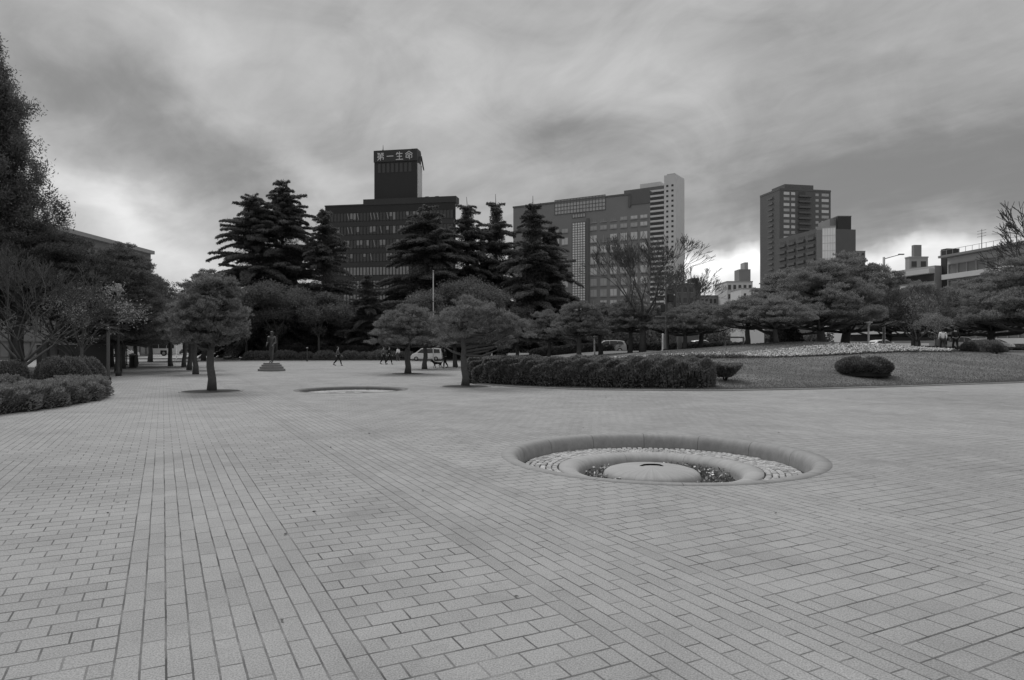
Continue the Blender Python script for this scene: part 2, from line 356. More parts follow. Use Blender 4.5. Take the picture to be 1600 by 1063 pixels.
def lawn():
    xs = list(np.arange(-3.2, 12, .5)) + list(np.arange(12, 60, 1.)) + list(np.arange(60, 111, 5.))
    ts = [0] + [((k + 1) / 70.) ** 1.35 for k in range(70)]
    vs = []; 
    for x in xs:
        for t in ts:
            y = yb(x) + t * (118 - yb(x)); vs.append((x, y, hgt(x, y) + .03))
    n = len(ts); fs = [(i * n + j, (i + 1) * n + j, (i + 1) * n + j + 1, i * n + j + 1) for i in range(len(xs) - 1) for j in range(n - 1)]
    mb = MB(); mb.add(vs, fs, True); m = D.materials.new('lawn_grass'); m.use_nodes = True
    gg = G(m.node_tree); p = m.node_tree.nodes['Principled BSDF']; tcn = gg.n('ShaderNodeTexCoord'); o = tcn.outputs['Object']
    v = gg.m('ADD', .135, gg.m('MULTIPLY', gg.m('SUBTRACT', gg.noise(o, .35, 6, .65), .5), .16))
    X, Y, Z = gg.sep(o)
    worn = gg.m('SUBTRACT', gg.noise(gg.xyz(gg.m('MULTIPLY', X, .12), gg.m('MULTIPLY', Y, .5), 0.), 1., 5, .6), .5)
    v = gg.m('ADD', v, gg.m('MULTIPLY', worn, .26)); v = gg.m('MAXIMUM', gg.m('MULTIPLY', v, gg.m('ADD', .6, gg.m('MULTIPLY', gg.noise(o, 5, 4, .7), .8))), .04)
    gg.lk(gg.xyz(v, v, v), p.inputs['Base Color']); p.inputs['Roughness'].default_value = .95
    bn = gg.n('ShaderNodeBump'); bn.inputs['Strength'].default_value = .4; bn.inputs['Distance'].default_value = .04
    gg.lk(gg.noise(o, 25, 5, .7), bn.inputs['Height']); gg.lk(bn.outputs[0], p.inputs['Normal'])
    tag(mb.build('lawn', m), kind='structure')
    # stone edging of the lawn
    mb = MB(); xs2 = [x for x in xs if x <= 60]; vs = []
    for x in xs2:
        y = yb(x); vs += [(x, y - .16, .0), (x, y - .16, .05), (x, y - .01, .05), (x, y - .01, .0)]
    mb.add(vs, [(i * 4 + j, i * 4 + j + 1, i * 4 + j + 5, i * 4 + j + 4) for i in range(len(xs2) - 1) for j in range(3)])
    tag(mb.build('lawn_kerb', M['concrete']), kind='structure')
lawn()
def path():
    vs = []; xs = np.arange(24, 90, 1.5)
    for x in xs:
        yc = 51 + (x - 24) * .12
        for d in (-1.6, 1.6): vs.append((x, yc + d, hgt(x, yc + d) + .05))
    mb = MB(); mb.add(vs, [(2 * i, 2 * i + 2, 2 * i + 3, 2 * i + 1) for i in range(len(xs) - 1)])
    tag(mb.build('path', material('sandy_path', .3, .95, .2, .8)), kind='structure')
    vs = []; xs = np.arange(42, 90, 1.5)
    for x in xs:
        for y in (62, 74): vs.append((x, y, hgt(x, y) + .05))
    mb = MB(); mb.add(vs, [(2 * i, 2 * i + 2, 2 * i + 3, 2 * i + 1) for i in range(len(xs) - 1)])
    tag(mb.build('path_behind', M['concrete']), kind='structure')
path()
mb = MB(); pts = [(-13.6, 12), (-13.3, 19), (-13.8, 22.5), (-16.0, 26.5), (-19, 31), (-23.5, 36), (-27, 46), (-44, 60), (-70, 60), (-70, 12)]
mb.add([(x, y, .004) for x, y in pts], [tuple(range(len(pts)))]); tag(mb.build('planting_bed', M['soil']), kind='structure')
mb = MB(); mb.box(-33, -3.4, 83, 87, 0.0, .12); tag(mb.build('planting_strip', M['soil']), kind='structure')

# ------------------------------------------------------------------ sunken basins
def rim_mat(name, base, N):
    m = material(name, base, .75, .22, 1.8, fine=.15, fscale=110, bump=.2, bscale=90); gg = G(m.node_tree); p = m.node_tree.nodes['Principled BSDF']
    src = p.inputs['Base Color'].links[0].from_socket; X, Y, Z = gg.sep(gg.n('ShaderNodeTexCoord').outputs['Object'])
    a = gg.m('MULTIPLY', gg.m('ARCTAN2', Y, X), N / (2 * math.pi)); d = gg.m('ABSOLUTE', gg.m('SUBTRACT', gg.m('FRACT', gg.m('ADD', a, 50.2)), .5))
    j = gg.m('SUBTRACT', 1., gg.m('MULTIPLY', gg.m('LESS_THAN', d, .0042 * N / 12), .62))
    st = gg.noise(gg.xyz(gg.m('MULTIPLY', a, 3.), gg.m('MULTIPLY', Z, 1.5), 0.), 3.0, 5, .7); j = gg.m('MULTIPLY', j, gg.m('ADD', .62, gg.m('MULTIPLY', st, .76)))
    mul = gg.n('ShaderNodeVectorMath', operation='SCALE'); gg.lk(src, mul.inputs[0]); gg.lk(j, mul.inputs['Scale']); gg.lk(mul.outputs[0], p.inputs['Base Color']); return m
M['rimstone'] = rim_mat('outer_rim_stone', .26, 14); M['rimshaded'] = rim_mat('shaded_rim_stone', .13, 14); M['rimstone2'] = rim_mat('inner_rim_stone', .33, 8)  # the darkest copy paints the wall's shade into the far basin's rim
def basin(cx, cy, ro, label, seed, planted):
    rs = np.random.RandomState(seed); root = thing('sunken_basin', label, 'basin', (cx, cy, 0)); k = ro / 2.5; root.scale = (1, 1, (.86 if planted else .5))
    def arc(r0, z0, r1, z1, n=7):                       # quarter round from flat top to vertical wall
        return [(r0 + (r1 - r0) * math.sin(t), z1 + (z0 - z1) * math.cos(t)) for t in np.linspace(0, math.pi / 2, n)]
    mb = MB(); mb.lathe([(ro + .001, -.05), (ro, .006), (ro - .14 * k, .012)] + arc(ro - .15 * k, .012, 2.22 * k, -.18)[1:] + [(2.20 * k, -.34)], 128)
    mb.build('outer_rim', M['rimstone' if planted else 'rimshaded'], root)
    for a in np.arange(0, 2 * math.pi, 2 * math.pi / 14):  # joints between the rim stones are thin grooves
        pass
    mb = MB()                                            # cobbles laid in rings
    r = 1.60 * k
    while r < 2.14 * k:
        n = int(2 * math.pi * r / .098); a0 = rs.uniform(0, 6)
        for j in range(n):
            a = a0 + 2 * math.pi * j / n; ra = r + .046 + rs.normal() * .003; x, y = ra * math.cos(a), ra * math.sin(a); z = -.275 + rs.normal() * .005
            s, t = .040 + rs.normal() * .002, .041 + rs.normal() * .002; ca_, sa_ = math.cos(a + rs.normal() * .05), math.sin(a); ca_, sa_ = math.cos(a), math.sin(a)
            v = []
            for (px, py, pz) in ((-s, -t, -.04), (s, -t, -.04), (s, t, -.04), (-s, t, -.04), (-s, -t, 0), (s, -t, 0), (s, t, 0), (-s, t, 0), (-s * .7, -t * .7, .013), (s * .7, -t * .7, .013), (s * .7, t * .7, .013), (-s * .7, t * .7, .013)):
                v.append((x + px * ca_ - py * sa_, y + px * sa_ + py * ca_, z + pz))
            mb.add(v, [(0, 1, 5, 4), (1, 2, 6, 5), (2, 3, 7, 6), (3, 0, 4, 7), (4, 5, 9, 8), (5, 6, 10, 9), (6, 7, 11, 10), (7, 4, 8, 11), (8, 9, 10, 11)])
        r += .096
    mb.build('cobbles', M['cobble'], root)
    mb = MB(); mb.lathe([(2.22 * k, -.292), (1.5 * k, -.292)], 96); mb.build('cobble_bed', M['soil'], root)
    mb = MB(); mb.lathe([(1.58 * k, -.29), (1.575 * k, -.258), (1.45 * k, -.254)] + arc(1.44 * k, -.254, 1.25 * k, -.42)[1:] + [(1.23 * k, -.65)], 128); mb.build('inner_rim', M['rimstone2'], root)
    mb = MB(); mb.lathe([(1.24 * k, -.50), (.6 * k, -.50)], 64); mb.build('planting_soil', M['soil'], root)
    # the round stone in the middle, a crescent slot in its top
    mb = MB(); mb.lathe([(0.001, -.205), (.25 * k, -.208), (.48 * k, -.220), (.62 * k, -.240), (.70 * k, -.27), (.74 * k, -.31), (.76 * k, -.38), (.75 * k, -.55)], 96)
    st = mb.build('centre_stone', M['rimstone2'], root); st.location = (-.12 * k, -.05, -.03)
    mb = MB(); pts = []
    for t in np.linspace(0, 1, 17):
        a = math.pi * (1 - t); pts.append((.02 + .20 * math.cos(a), .08 + .13 * math.sin(a), -.208))
    inner = [(.02 + .15 * math.cos(a), .065 + .085 * math.sin(a), -.208) for a in np.linspace(0, math.pi, 17)]
    o_ = [(x, y, z + .002) for x, y, z in pts]; i_ = [(x, y, z + .002) for x, y, z in inner[::-1]]
    top = [(x, y, z + .028) for x, y, z in i_]
    mb.add(o_ + i_ + [(x * .98 + .0004, y - .004, z + .03) for x, y, z in i_], [(j, j + 1, j + 18, j + 17) for j in range(16)] + [(j + 34, j + 35, j + 1, j) for j in range(16)])
    mb.build('crescent_slot', M['soil'], st)
    if planted:
        n = 1500; a = rs.uniform(0, 6.283, n); rr = rs.uniform(.78, 1.15, n) * k
        keep = (np.cos(a) > .3) | (np.cos(a) < -.75); a, rr = a[keep], rr[keep]
        c = np.stack([rr * np.cos(a), rr * np.sin(a), -.50 + rs.uniform(0, .15, len(a))], 1)
        o = D.objects.new('bedding_plants', quad_mesh('bedding_plants', leaves(rs, c, .07, .035), M['leaf'])); link(o, root); o['kind'] = 'stuff'
        c = c[:260] + [0, 0, .03]; o = D.objects.new('pale_blooms', quad_mesh('pale_blooms', leaves(rs, c, .05, .035), M['flower'])); link(o, root); o['kind'] = 'stuff'
    return root
basin(*B1, 'large round sunken stone basin in the foreground paving, cobbled ring around a domed centre stone', 3, True)
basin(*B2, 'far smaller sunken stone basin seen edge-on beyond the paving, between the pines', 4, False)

# ------------------------------------------------------------------ trees
def bark_path(mb, pts, rad, k=8): mb.tube(pts, rad, k)
def cedar(h, r, seed, mat='cedar', low=.1, dens=1.0, lean=0., tip=.8, gap=.12):
    """deodar: whorls of near-horizontal limbs with drooping tips and flat sprays"""
    rs = np.random.RandomState(seed); tr = MB()
    zs = np.linspace(0, h, 12); tr.tube([(lean * (z / h) ** 2 + .1 * math.sin(z), .08 * math.cos(z * 1.3), z) for z in zs], [.03 + .022 * h * (1 - z / h) ** 1.1 for z in zs], 8)
    C = []; nb = int(12.5 * h * dens); L_ = []; dirs = []
    tiers = np.sort(low + (.985 - low) * rs.uniform(0, 1, int(h * 1.9)) ** 1.15)
    for i in range(nb):
        t = tiers[rs.randint(len(tiers))] + rs.normal() * .008; t = min(max(t, low), .99); z = t * h
        L = r * (1 - t) ** tip * rs.uniform(.55, 1.2) * (1 if rs.rand() > .12 else 1.12) + .25; a = rs.uniform(0, 6.283)
        if rs.rand() < gap: L *= .5
        d = np.array([math.cos(a), math.sin(a)]); rise = rs.uniform(.02, .22) + .35 * t; droop = rs.uniform(.22, .55)
        P = [(lean * t * t + d[0] * L * s, d[1] * L * s, z + L * (rise * s - droop * s * s)) for s in (0, .35, .7, 1.)]
        if L > 1.2: tr.tube(P, [.012 * L + .02, .01 * L + .01, .015, .008], 4, smooth=False)
        n = int(75 * L * dens + 26 * L * L * dens); s = rs.beta(1.6, 1.1, n); wid = L * .2 * (1.2 - s) + .14
        off = rs.uniform(-1, 1, n) * wid; perp = np.array([-d[1], d[0]])
        c = np.stack([lean * t * t + d[0] * L * s + perp[0] * off, d[1] * L * s + perp[1] * off, z + L * (rise * s - droop * s * s) - .12 * np.abs(off) - np.abs(rs.normal(size=n)) * .10 + .04], 1)
        c[:, 2] += rs.normal(size=n) * .07 - np.abs(rs.normal(size=n)) * .14 * (1 - s)
        C.append(c); dd = np.stack([d[0] + perp[0] * off / wid * .9, d[1] + perp[1] * off / wid * .9, np.full(n, -.35)], 1); dirs.append(dd)
    n = int(750 * h * dens); t = rs.uniform(low, .93, n); a = rs.uniform(0, 6.283, n); q = rs.uniform(0, .5, n) * (r * (1 - t) ** tip * .9 + .2)   # inner sprays that fill the cone
    C.append(np.stack([lean * t * t + q * np.cos(a), q * np.sin(a), t * h + rs.normal(size=n) * .2], 1)); dirs.append(np.stack([np.cos(a), np.sin(a), np.full(n, -.5)], 1))
    c = np.concatenate(C); dd = np.concatenate(dirs)
    return tr, quad_mesh('crown', leaves(rs, c, .34, .085, dd), M[mat])
def pads_tree(seed, pads, h0, base_r, fork, mat='pine', bark='bark', dens=1.0, tuft=(.17, .045), lean=(0, 0)):
    """garden pine: trunk, bent limbs and flat-topped needle pads; pads = [(x,y,z,rx,rz)]"""
    rs = np.random.RandomState(seed); tr = MB()
    topz = max(p[2] for p in pads); n = 9
    tp = [(lean[0] * (i / n) ** 1.4 + .2 * base_r * math.sin(i * 1.9), lean[1] * (i / n) ** 1.4 + .05 * math.cos(i * 1.3), topz * .97 * i / n) for i in range(n + 1)]
    tr.tube(tp, [base_r * (1.25 if i == 0 else 1) * (1 - .8 * (i / n) ** 1.3) for i in range(n + 1)], 10)
    q = []; dd = []
    for (x, y, z, rx, rz) in pads:
        zt = max(h0, min(z - .28 * math.hypot(x, y) - .1, topz * .85)); i = zt / (topz * .97) * n; a = tp[int(i)]; b = tp[min(int(i) + 1, n)]; f = i - int(i)
        s = Vector([a[k] + (b[k] - a[k]) * f for k in range(3)]); e = Vector((x, y, z - rz * .25)); mid = s.lerp(e, .5) + Vector((rs.normal() * .1, rs.normal() * .1, -.08 * (e - s).length + rs.normal() * .06))
        l = (e - s).length
        if rs.rand() < .38: tr.tube([s, mid, e], [.02 + base_r * .3, .015 + base_r * .2, .012], 5)
        cs = min(.34, max(.13, rx * .3)); K = int(9 + 9 * (rx / .5) ** 1.6)     # needle clumps of the pad
        kc = rs.normal(size=(K, 3)); kc /= np.linalg.norm(kc, axis=1)[:, None]; kc *= rs.uniform(.35, 1.08, (K, 1)) ** .6; kc[:, 2] = np.where(kc[:, 2] < 0, kc[:, 2] * .5, kc[:, 2])
        kc = kc * [rx, rx, rz] + [x, y, z]; ks = cs * rs.uniform(.6, 1.25, K); m = int(420 * dens * (rx * rx * 1.2 + rx * rz) / K * 1.05)
        v = rs.normal(size=(K * m, 3)); v /= np.linalg.norm(v, axis=1)[:, None]; rad = rs.uniform(.2, 1.0, K * m) ** .6
        c = np.repeat(kc, m, 0) + v * (np.repeat(ks, m) * rad)[:, None] * [1, 1, .62]
        q.append(c); up = v * .7; up[:, 2] += .55; dd.append(up)
    return tr, quad_mesh('crown', leaves(rs, np.concatenate(q), tuft[0], tuft[1], np.concatenate(dd)), M[mat])
def profile_pads(seed, z0, z1, rmax, prof, nl, padr, padz, cx=0., cy=0., skip=.12):
    rs = np.random.RandomState(seed); P = []
    for i in range(nl):
        t = i / (nl - 1.); z = z0 + (z1 - z0) * t; rr = rmax * prof(t); n = max(1, int(2 * math.pi * rr / (padr * 1.15)))
        for ring in (1., .55, .15):
            m = max(1, int(n * ring)); 
            if rr * ring < .3 and ring != 1.: continue
            a0 = rs.uniform(0, 6.28)
            for j in range(m):
                if rs.rand() < skip: continue
                a = a0 + 6.283 * j / m + rs.normal() * .12; r_ = rr * ring * rs.uniform(.82, 1.1); s = rs.uniform(.75, 1.3)
                P.append((cx * t + r_ * math.cos(a), cy * t + r_ * math.sin(a), z + rs.normal() * .12 * (z1 - z0) / nl * 2 + (1 - ring) * padz * .7, padr * s, padz * s))
    return P
def branching(rs, mb, p, d, L, r, depth, spread, tips, up=.15, k=5, minr=.006, nseg=2, split=(2, 3)):
    pts = [p]; rad = [r]; q = p.copy(); dd = d.copy()
    for i in range(nseg):
        dd = (dd + Vector((rs.normal() * .10, rs.normal() * .10, rs.normal() * .06 + up * .25))).normalized(); q = q + dd * (L / nseg); pts.append(q.copy()); rad.append(max(r * (1 - .35 * (i + 1) / nseg), minr))
    mb.tube(pts, rad, max(3, k), cap=False)
    if depth <= 0: tips.append((q.copy(), dd.copy())); return
    n = rs.randint(split[0], split[1] + 1)
    for j in range(n):
        ax = Vector((rs.normal(), rs.normal(), rs.normal() * .5)).cross(dd)
        if ax.length < 1e-3: continue
        nd = (Matrix.Rotation(spread * rs.uniform(.55, 1.25), 3, ax.normalized()) @ dd); nd = (nd + Vector((0, 0, up))).normalized()
        branching(rs, mb, q, nd, L * rs.uniform(.66, .86), max(rad[-1] * .68, minr), depth - 1, spread, tips, up, k - 1, minr, nseg, split)
    if depth > 1 and rs.rand() < .6: tips.append((pts[1].copy(), dd.copy()))
def make_tree(kind, label, px, Y, trunk_mb, crown_mesh, group=None, bark='bark', scale=1., rz=0., z=None, crown_name='crown'):
    x = X_(px, Y); t = thing(kind, label, 'tree', (x, Y, hgt(x, Y) if z is None else z), rz, group)
    trunk_mb.build('trunk', M[bark], t)
    if crown_mesh is not None: link(D.objects.new(crown_name, crown_mesh), t)
    t.scale = (scale,) * 3; return t
def again(src, label, px, Y, scale=1., rz=0., z=None, sz=None):
    c = copy_tree(src); x = X_(px, Y); c.location = (x, Y, hgt(x, Y) if z is None else z); c.rotation_euler = (0, 0, rz)
    c.scale = (scale, scale, scale if sz is None else sz); c['label'] = label; return c

# --- cedars behind the plaza
G_C = 'tall cedars standing in front of the office block'
YC = 98.
def hz(py, Y): return Z_(py, Y)
a, b = cedar(hz(280, 100), 10.2, 11, low=.08, tip=.66, dens=1.15); c1 = make_tree('cedar_tree', 'tallest dark cedar in the left clump, its pointed top highest of the clump', 442, 100, a, b, G_C)
a, b = cedar(hz(303, 98), 9.6, 12, low=.1, tip=.55, gap=.25, dens=1.05); make_tree('cedar_tree', 'broad cedar with ragged layered limbs at the left end of the left clump', 396, 98, a, b, G_C)
a, b = cedar(hz(322, 97), 6.6, 13, low=.07, tip=.7); make_tree('cedar_tree', 'slim dark cedar overlapping the left edge of the dark office block', 508, 97, a, b, G_C)
a, b = cedar(hz(322, 96), 10., 14, low=.08, tip=.55, dens=1.2); make_tree('cedar_tree', 'wide dark cedar in front of the right half of the dark office block', 668, 96, a, b, G_C)
a, b = cedar(hz(308, 99), 6.6, 15, low=.1, tip=.62, gap=.15, dens=1.05); make_tree('cedar_tree', 'thin cedar with see-through limbs just right of the dark office block', 730, 99, a, b, G_C)
a, b = cedar(hz(304, 101), 5.8, 16, low=.1, tip=.55, gap=.12, dens=1.05); make_tree('cedar_tree', 'thin tall cedar between the two office blocks', 775, 101, a, b, G_C)
a, b = cedar(hz(312, 92), 8.0, 17, low=.1, tip=.8, dens=1.); c7 = make_tree('cedar_tree', 'full dark cedar in front of the left end of the tiled hotel block', 832, 92, a, b, G_C)
again(c7, 'lower cedar top growing against the right side of the full dark cedar', 862, 94, .86, 2.0)
again(c7, 'small dark cedar tip low in front of the dark office block', 574, 93, .56, 1.0)

# --- bright-leaved broadleaf trees under the cedars
def leafy(seed, h, spread=.62, depth=5, leafn=60, leafs=.2, mat='leaf', trunk=.16, fuzz=.34, size=(.2, .11), L0=None):
    rs = np.random.RandomState(seed); mb = MB(); tips = []
    L0 = L0 or h * .27
    mb.tube([(0, 0, 0), (.03, 0, L0 * .5), (0, .02, L0)], [trunk * 1.3, trunk, trunk * .85], 8)
    for j in range(4):
        a = 6.28 * j / 4 + rs.uniform(-.4, .4); branching(rs, mb, Vector((0, .02, L0 * .92)), Vector((math.cos(a) * .6, math.sin(a) * .6, 1)).normalized(), h * .2, trunk * .6, depth - 1, spread, tips, .06)
    c = np.array([t[0][:] for t in tips]); n = len(c); c = np.repeat(c, leafn, 0) + rs.normal(size=(n * leafn, 3)) * fuzz * np.array([1, 1, .7]) * h / 8
    return mb, quad_mesh('crown', leaves(rs, c, size[0], size[1]), M[mat])
G_L = 'broadleaf trees under the cedars'
a, b = leafy(21, 12.2, depth=4, leafn=230, fuzz=.3); l1 = make_tree('broadleaf_tree', 'mottled broadleaf tree behind the statue, under the tallest cedar', 432, 88, a, b, G_L)
a, b = leafy(22, 11.2, depth=4, leafn=230, fuzz=.3); l2 = make_tree('broadleaf_tree', 'mottled broadleaf tree right of the statue below the slim cedar', 498, 89, a, b, G_L)
again(l1, 'dim broadleaf tree left of the statue behind the umbrella pines', 385, 90, .95, 2.1)
again(l2, 'broadleaf tree rising between the two bushy front pines', 690, 84, .98, 1.2)
again(l1, 'broadleaf tree behind the wide-crowned pine near the hedge', 745, 86, 1.05, 4.)
again(l2, 'broadleaf tree below the two thin cedars', 785, 88, .8, 3.)

# --- garden pines
dome = lambda t: (1 - max(0, t) ** 2.2) ** .6 * (.8 + .2 * min(1, t * 4))
G_P = 'clipped pines on the plaza'
P = profile_pads(31, 2.05, 4.5, 1.28, dome, 7, .38, .19, skip=.12)
a, b = pads_tree(31, P, 1.5, .16, 0, dens=5.5, tuft=(.12, .022)); t = make_tree('pine_tree', 'nearest umbrella-shaped pine on the left, standing alone on the open paving', 330, 26.3, a, b, G_P)
P = profile_pads(32, 2.2, 4.1, 1.45, dome, 6, .5, .22, skip=.05)
a, b = pads_tree(32, P, 1.7, .15, 0, dens=3.2, tuft=(.14, .03)); p2 = make_tree('pine_tree', 'flat-bottomed pine just behind the nearest umbrella pine', 305, 42.5, a, b, G_P, scale=1.12)
again(p2, 'second pine in the left row, its trunk touching the one before it', 297, 50, 1.15, 2.)
again(p2, 'third pine in the left row, thin trunk beside the pale road', 288, 57, 1.15, 3.)
again(p2, 'farthest pine in the left row, left of its neighbours', 266, 60, 1.25, 4.)
P = profile_pads(33, 2.3, 8.2, 3.1, lambda t: (1 - t) ** .55 * .95 + .12, 11, .6, .22, skip=.25)
a, b = pads_tree(33, P, 2., .2, 0, 'pineshade', dens=2.2, tuft=(.15, .035)); p3 = make_tree('layered_pine', 'tall dark layered pine beside the cone-capped street lamp', 184, 45, a, b, 'dark layered pines on the left')
again(p3, 'dark layered pine just behind the street lamp, right of the first', 192, 53, 1.1, 2.2); again(p3, 'slim-trunked dark layered pine left of the street lamp', 174, 58, 1.05, 4.)
again(p3, 'dark layered pine behind the bus', 235, 76, 1.15, 1.)
again(p3, 'dark layered pine above the dark bollard', 212, 66, .95, 5.)
again(p3, 'dark layered pine peeping over the umbrella pine', 318, 82, 1.28, .4)
# wide pine with a low limb by the hedge
P = [(x, y, z if z < 2.9 else 2.9 + (z - 2.9) * .72, r_ * .9, r_ * .32) for x, y, z, r_ in [(-.9, .1, 2.4, .6), (-.5, -.5, 3.1, .6), (.1, .3, 3.55, .7), (-.1, -.2, 3.95, .5), (.8, -.1, 3.5, .65), (1.4, .3, 3.3, .6), (1.9, -.2, 3.0, .6), (2.3, .2, 2.75, .5), (1.5, -.5, 2.6, .6), (.6, -.7, 2.7, .6), (.2, .8, 2.8, .6), (1.1, .8, 2.9, .6),
     (-1.1, -.2, 2.9, .45), (-.7, .6, 3.3, .5), (2.0, .5, 2.35, .55), (1.2, 0, 2.1, .55), (1.9, -.1, 1.95, .4), (-.5, .4, 2.1, .5), (.0, -.9, 3.2, .5), (.5, .1, 3.1, .6), (2.5, -.3, 2.3, .4), (-1.2, .3, 2.0, .4), (-.2, -.6, 2.2, .45), (.45, -.3, 3.75, .5), (1.0, -.6, 3.25, .5)]]
P += [(x + .25 * math.sin(i * 7.), y + .5 * math.cos(i * 3.), z + .22 * math.sin(i * 5.), r_ * .75, rz_ * .75) for i, (x, y, z, r_, rz_) in enumerate(P)]
a, b = pads_tree(34, P, 1.35, .16, 0, dens=5.5, tuft=(.12, .022), lean=(-.25, 0)); make_tree('pine_tree', 'wide open pine with a long low limb at the left end of the big hedge', 727, 29.5, a, b, G_P)
P = profile_pads(35, 2.15, 4.25, 1.85, lambda t: (1 - t) ** .6 * .9 + .18, 6, .5, .2, skip=.22)
a, b = pads_tree(35, P, 1.7, .19, 0, dens=3.4, tuft=(.13, .028)); p5 = make_tree('pine_tree', 'bushy pine with a thick trunk in front of the white minivan', 637, 43, a, b, G_P)
again(p5, 'pine whose trunk hides the middle of the white minivan', 664, 52, .98, 2.5); again(p5, 'thin-trunked pine right of the white minivan', 711, 57, 1.0, 4.1)
# pines behind the hedge
G_H = 'pines behind the big hedge'
for i, (px, Y, s, rz) in enumerate([(762, 58, .95, 0), (808, 62, .95, 1.3), (858, 60, 1.0, 2.), (905, 55, 1.05, 3.5), (938, 60, 1.05, 5), (985, 57, 1.05, .6), (1042, 58, .9, 2.2)]):
    lab = ['dim pine behind the left end of the big hedge', 'dim pine behind the big hedge, second from its left end', 'pine behind the hedge below the full dark cedar', 'bushy pine behind the hedge below the glass strip of the hotel', 'taller bushy pine behind the hedge, under the hotel windows', 'pine behind the hedge beside the bare tree trunk', 'low dark pine beside the white post and utility pole'][i]
    again(p5, lab, px, Y, s, rz)['group'] = G_H
flat = lambda t: (1 - t ** 1.6) ** .7
P = profile_pads(36, 1.9, 3.6, 2.6, flat, 5, .55, .18, skip=.2)
a, b = pads_tree(36, P, 1.2, .2, 0, 'pinedark', dens=2.6, tuft=(.14, .03)); p6 = make_tree('spreading_pine', 'low spreading pine left of the twin-trunk pine, above the flower bed', 1168, 52, a, b, 'spreading pines behind the flower bed')
again(p6, 'low spreading pine over the silver car', 1095, 56, 1.05, 2.); again(p6, 'short spreading pine with a bare thin trunk at the bed left end', 1212, 50, .92, 4.4)
again(p6, 'dark spreading pine next to the utility pole', 1070, 54, .92, 1.2)
P = profile_pads(37, 2.6, 6.9, 4.3, lambda t: (1 - t ** 1.5) ** .75, 9, .72, .24, skip=.3)
a, b = pads_tree(37, P, 1.4, .33, 0, 'pinedark', dens=2.2, tuft=(.17, .04)); p7 = make_tree('large_pine', 'large spreading pine with heavy dark trunk in the centre of the flower bed', 1282, 56, a, b, 'large pines on the mound')
again(p7, 'large paler pine behind the heavy-trunked one, its top beside the street light', 1322, 70, 1.42, 2.3); again(p7, 'large pine on the left shoulder of the big pine clump', 1232, 66, 1.12, 4.)
a = again(p7, 'broad dark pine at the right edge, behind the white car', 1548, 68, 1.12, 1.); again(p7, 'dark pine leaning out of the right edge of the view', 1622, 60, 1.25, 3.)
again(p7, 'dark pine in front of the balconied block, right of the street light', 1432, 92, 1.3, 5.)
again(p7, 'far pine under the long balconied block', 1502, 95, 1.35, .5)
again(p7, 'far dark pine between the street light and the stacked white houses', 1388, 98, 1.4, 2.)

# --- bare trees
def bare(seed, h, trunk, spread, depth, up=.12, L0=.28, nl=5, tilt=.5, mat='twig', split=(2, 3), minr=.008):
    rs = np.random.RandomState(seed); mb = MB(); tips = []; l0 = h * L0
    mb.tube([(0, 0, 0), (.04, .02, l0 * .5), (0, 0, l0)], [trunk * 1.35, trunk, trunk * .9], 10)
    cr = MB()
    for j in range(nl):
        a = 6.28 * j / nl + rs.uniform(-.3, .3); branching(rs, cr, Vector((0, 0, l0 * rs.uniform(.8, .98))), Vector((math.cos(a) * tilt, math.sin(a) * tilt, 1)).normalized(), h * .21, trunk * .55, depth, spread, tips, up, 6, minr, 2, split)
    return mb, cr
a, c_ = bare(41, 9.6, .24, .47, 6, minr=.017, nl=7, tilt=.7); bt = make_tree('bare_tree', 'large leafless fan-shaped tree in front of the hotel block', 1004, 56, a, None, bark='greybark')
c_.build('branches', M['twig'], bt)
again(bt, 'leafless tree behind the utility pole, right of the large one', 1062, 74, .95, 2.)
a, c_ = bare(42, 8.2, .14, .55, 6, up=.05, L0=.16, nl=7, tilt=.9, minr=.012); b2_ = make_tree('bare_tree', 'tangled leafless tree at the left edge behind the low hedge', 38, 30, a, None, bark='greybark', scale=.82); c_.build('branches', M['twig'], b2_)
again(b2_, 'leafless spreading bush between the street light and the walkers', 1432, 62, .85, 1.); again(b2_, 'leafless tree left of the layered pines', 118, 40, .85, 3.)
again(bt, 'leafless tree reaching in from the right edge above the long block', 1700, 62, 1.5, 1.)
a, b = leafy(43, 6.8, depth=4, leafn=40, mat='leafpale', fuzz=.36, size=(.14, .06), trunk=.1); l4 = make_tree('pale_broadleaf_tree', 'pale thin-leaved tree between the street light and the walkers', 1425, 64, a, b, 'pale thin-leaved trees')
again(l4, 'pale thin-leaved tree against the brick-tiled wall at the left', 128, 38, .95, 2.); again(l4, 'pale thin-leaved low tree left of the two walkers', 1462, 58, .62, 4.)
a, b = leafy(44, 9.0, depth=5, leafn=45, mat='leafdark', fuzz=.45, size=(.2, .1)); l5 = make_tree('dark_broadleaf_tree', 'dark broadleaf tree massed at the left edge behind the tangled branches', 20, 42, a, b, 'dark broadleaf trees filling the back')
again(l5, 'dark broadleaf tree over the capped brick wall', 88, 50, 1.0, 2.); again(l5, 'dark broadleaf tree right of the capped brick wall', 150, 62, 1.0, 3.)
again(l5, 'dark broadleaf tree behind the bus stop gap', 262, 146, 1.9, 1.); again(l5, 'dark broadleaf tree beyond the road behind the umbrella pine', 345, 140, 1.7, 5.)
again(l5, 'dark broadleaf tree low behind the statue', 415, 104, .9, 0.4); again(l5, 'dark broadleaf tree low at the foot of the cedars', 545, 100, .85, 1.9)
again(l5, 'dark broadleaf tree filling the gap under the wide cedar', 640, 102, .8, 2.9); again(l5, 'dark broadleaf tree behind the hedge pines', 860, 98, .75, 4.)
again(l5, 'dark broadleaf tree behind the pines below the hotel', 960, 95, .68, 5.1); again(l5, 'dark broadleaf tree behind the silver car', 1130, 98, .62, .2)
again(l5, 'dark broadleaf tree below the tall tower', 1215, 102, .95, 1.2)

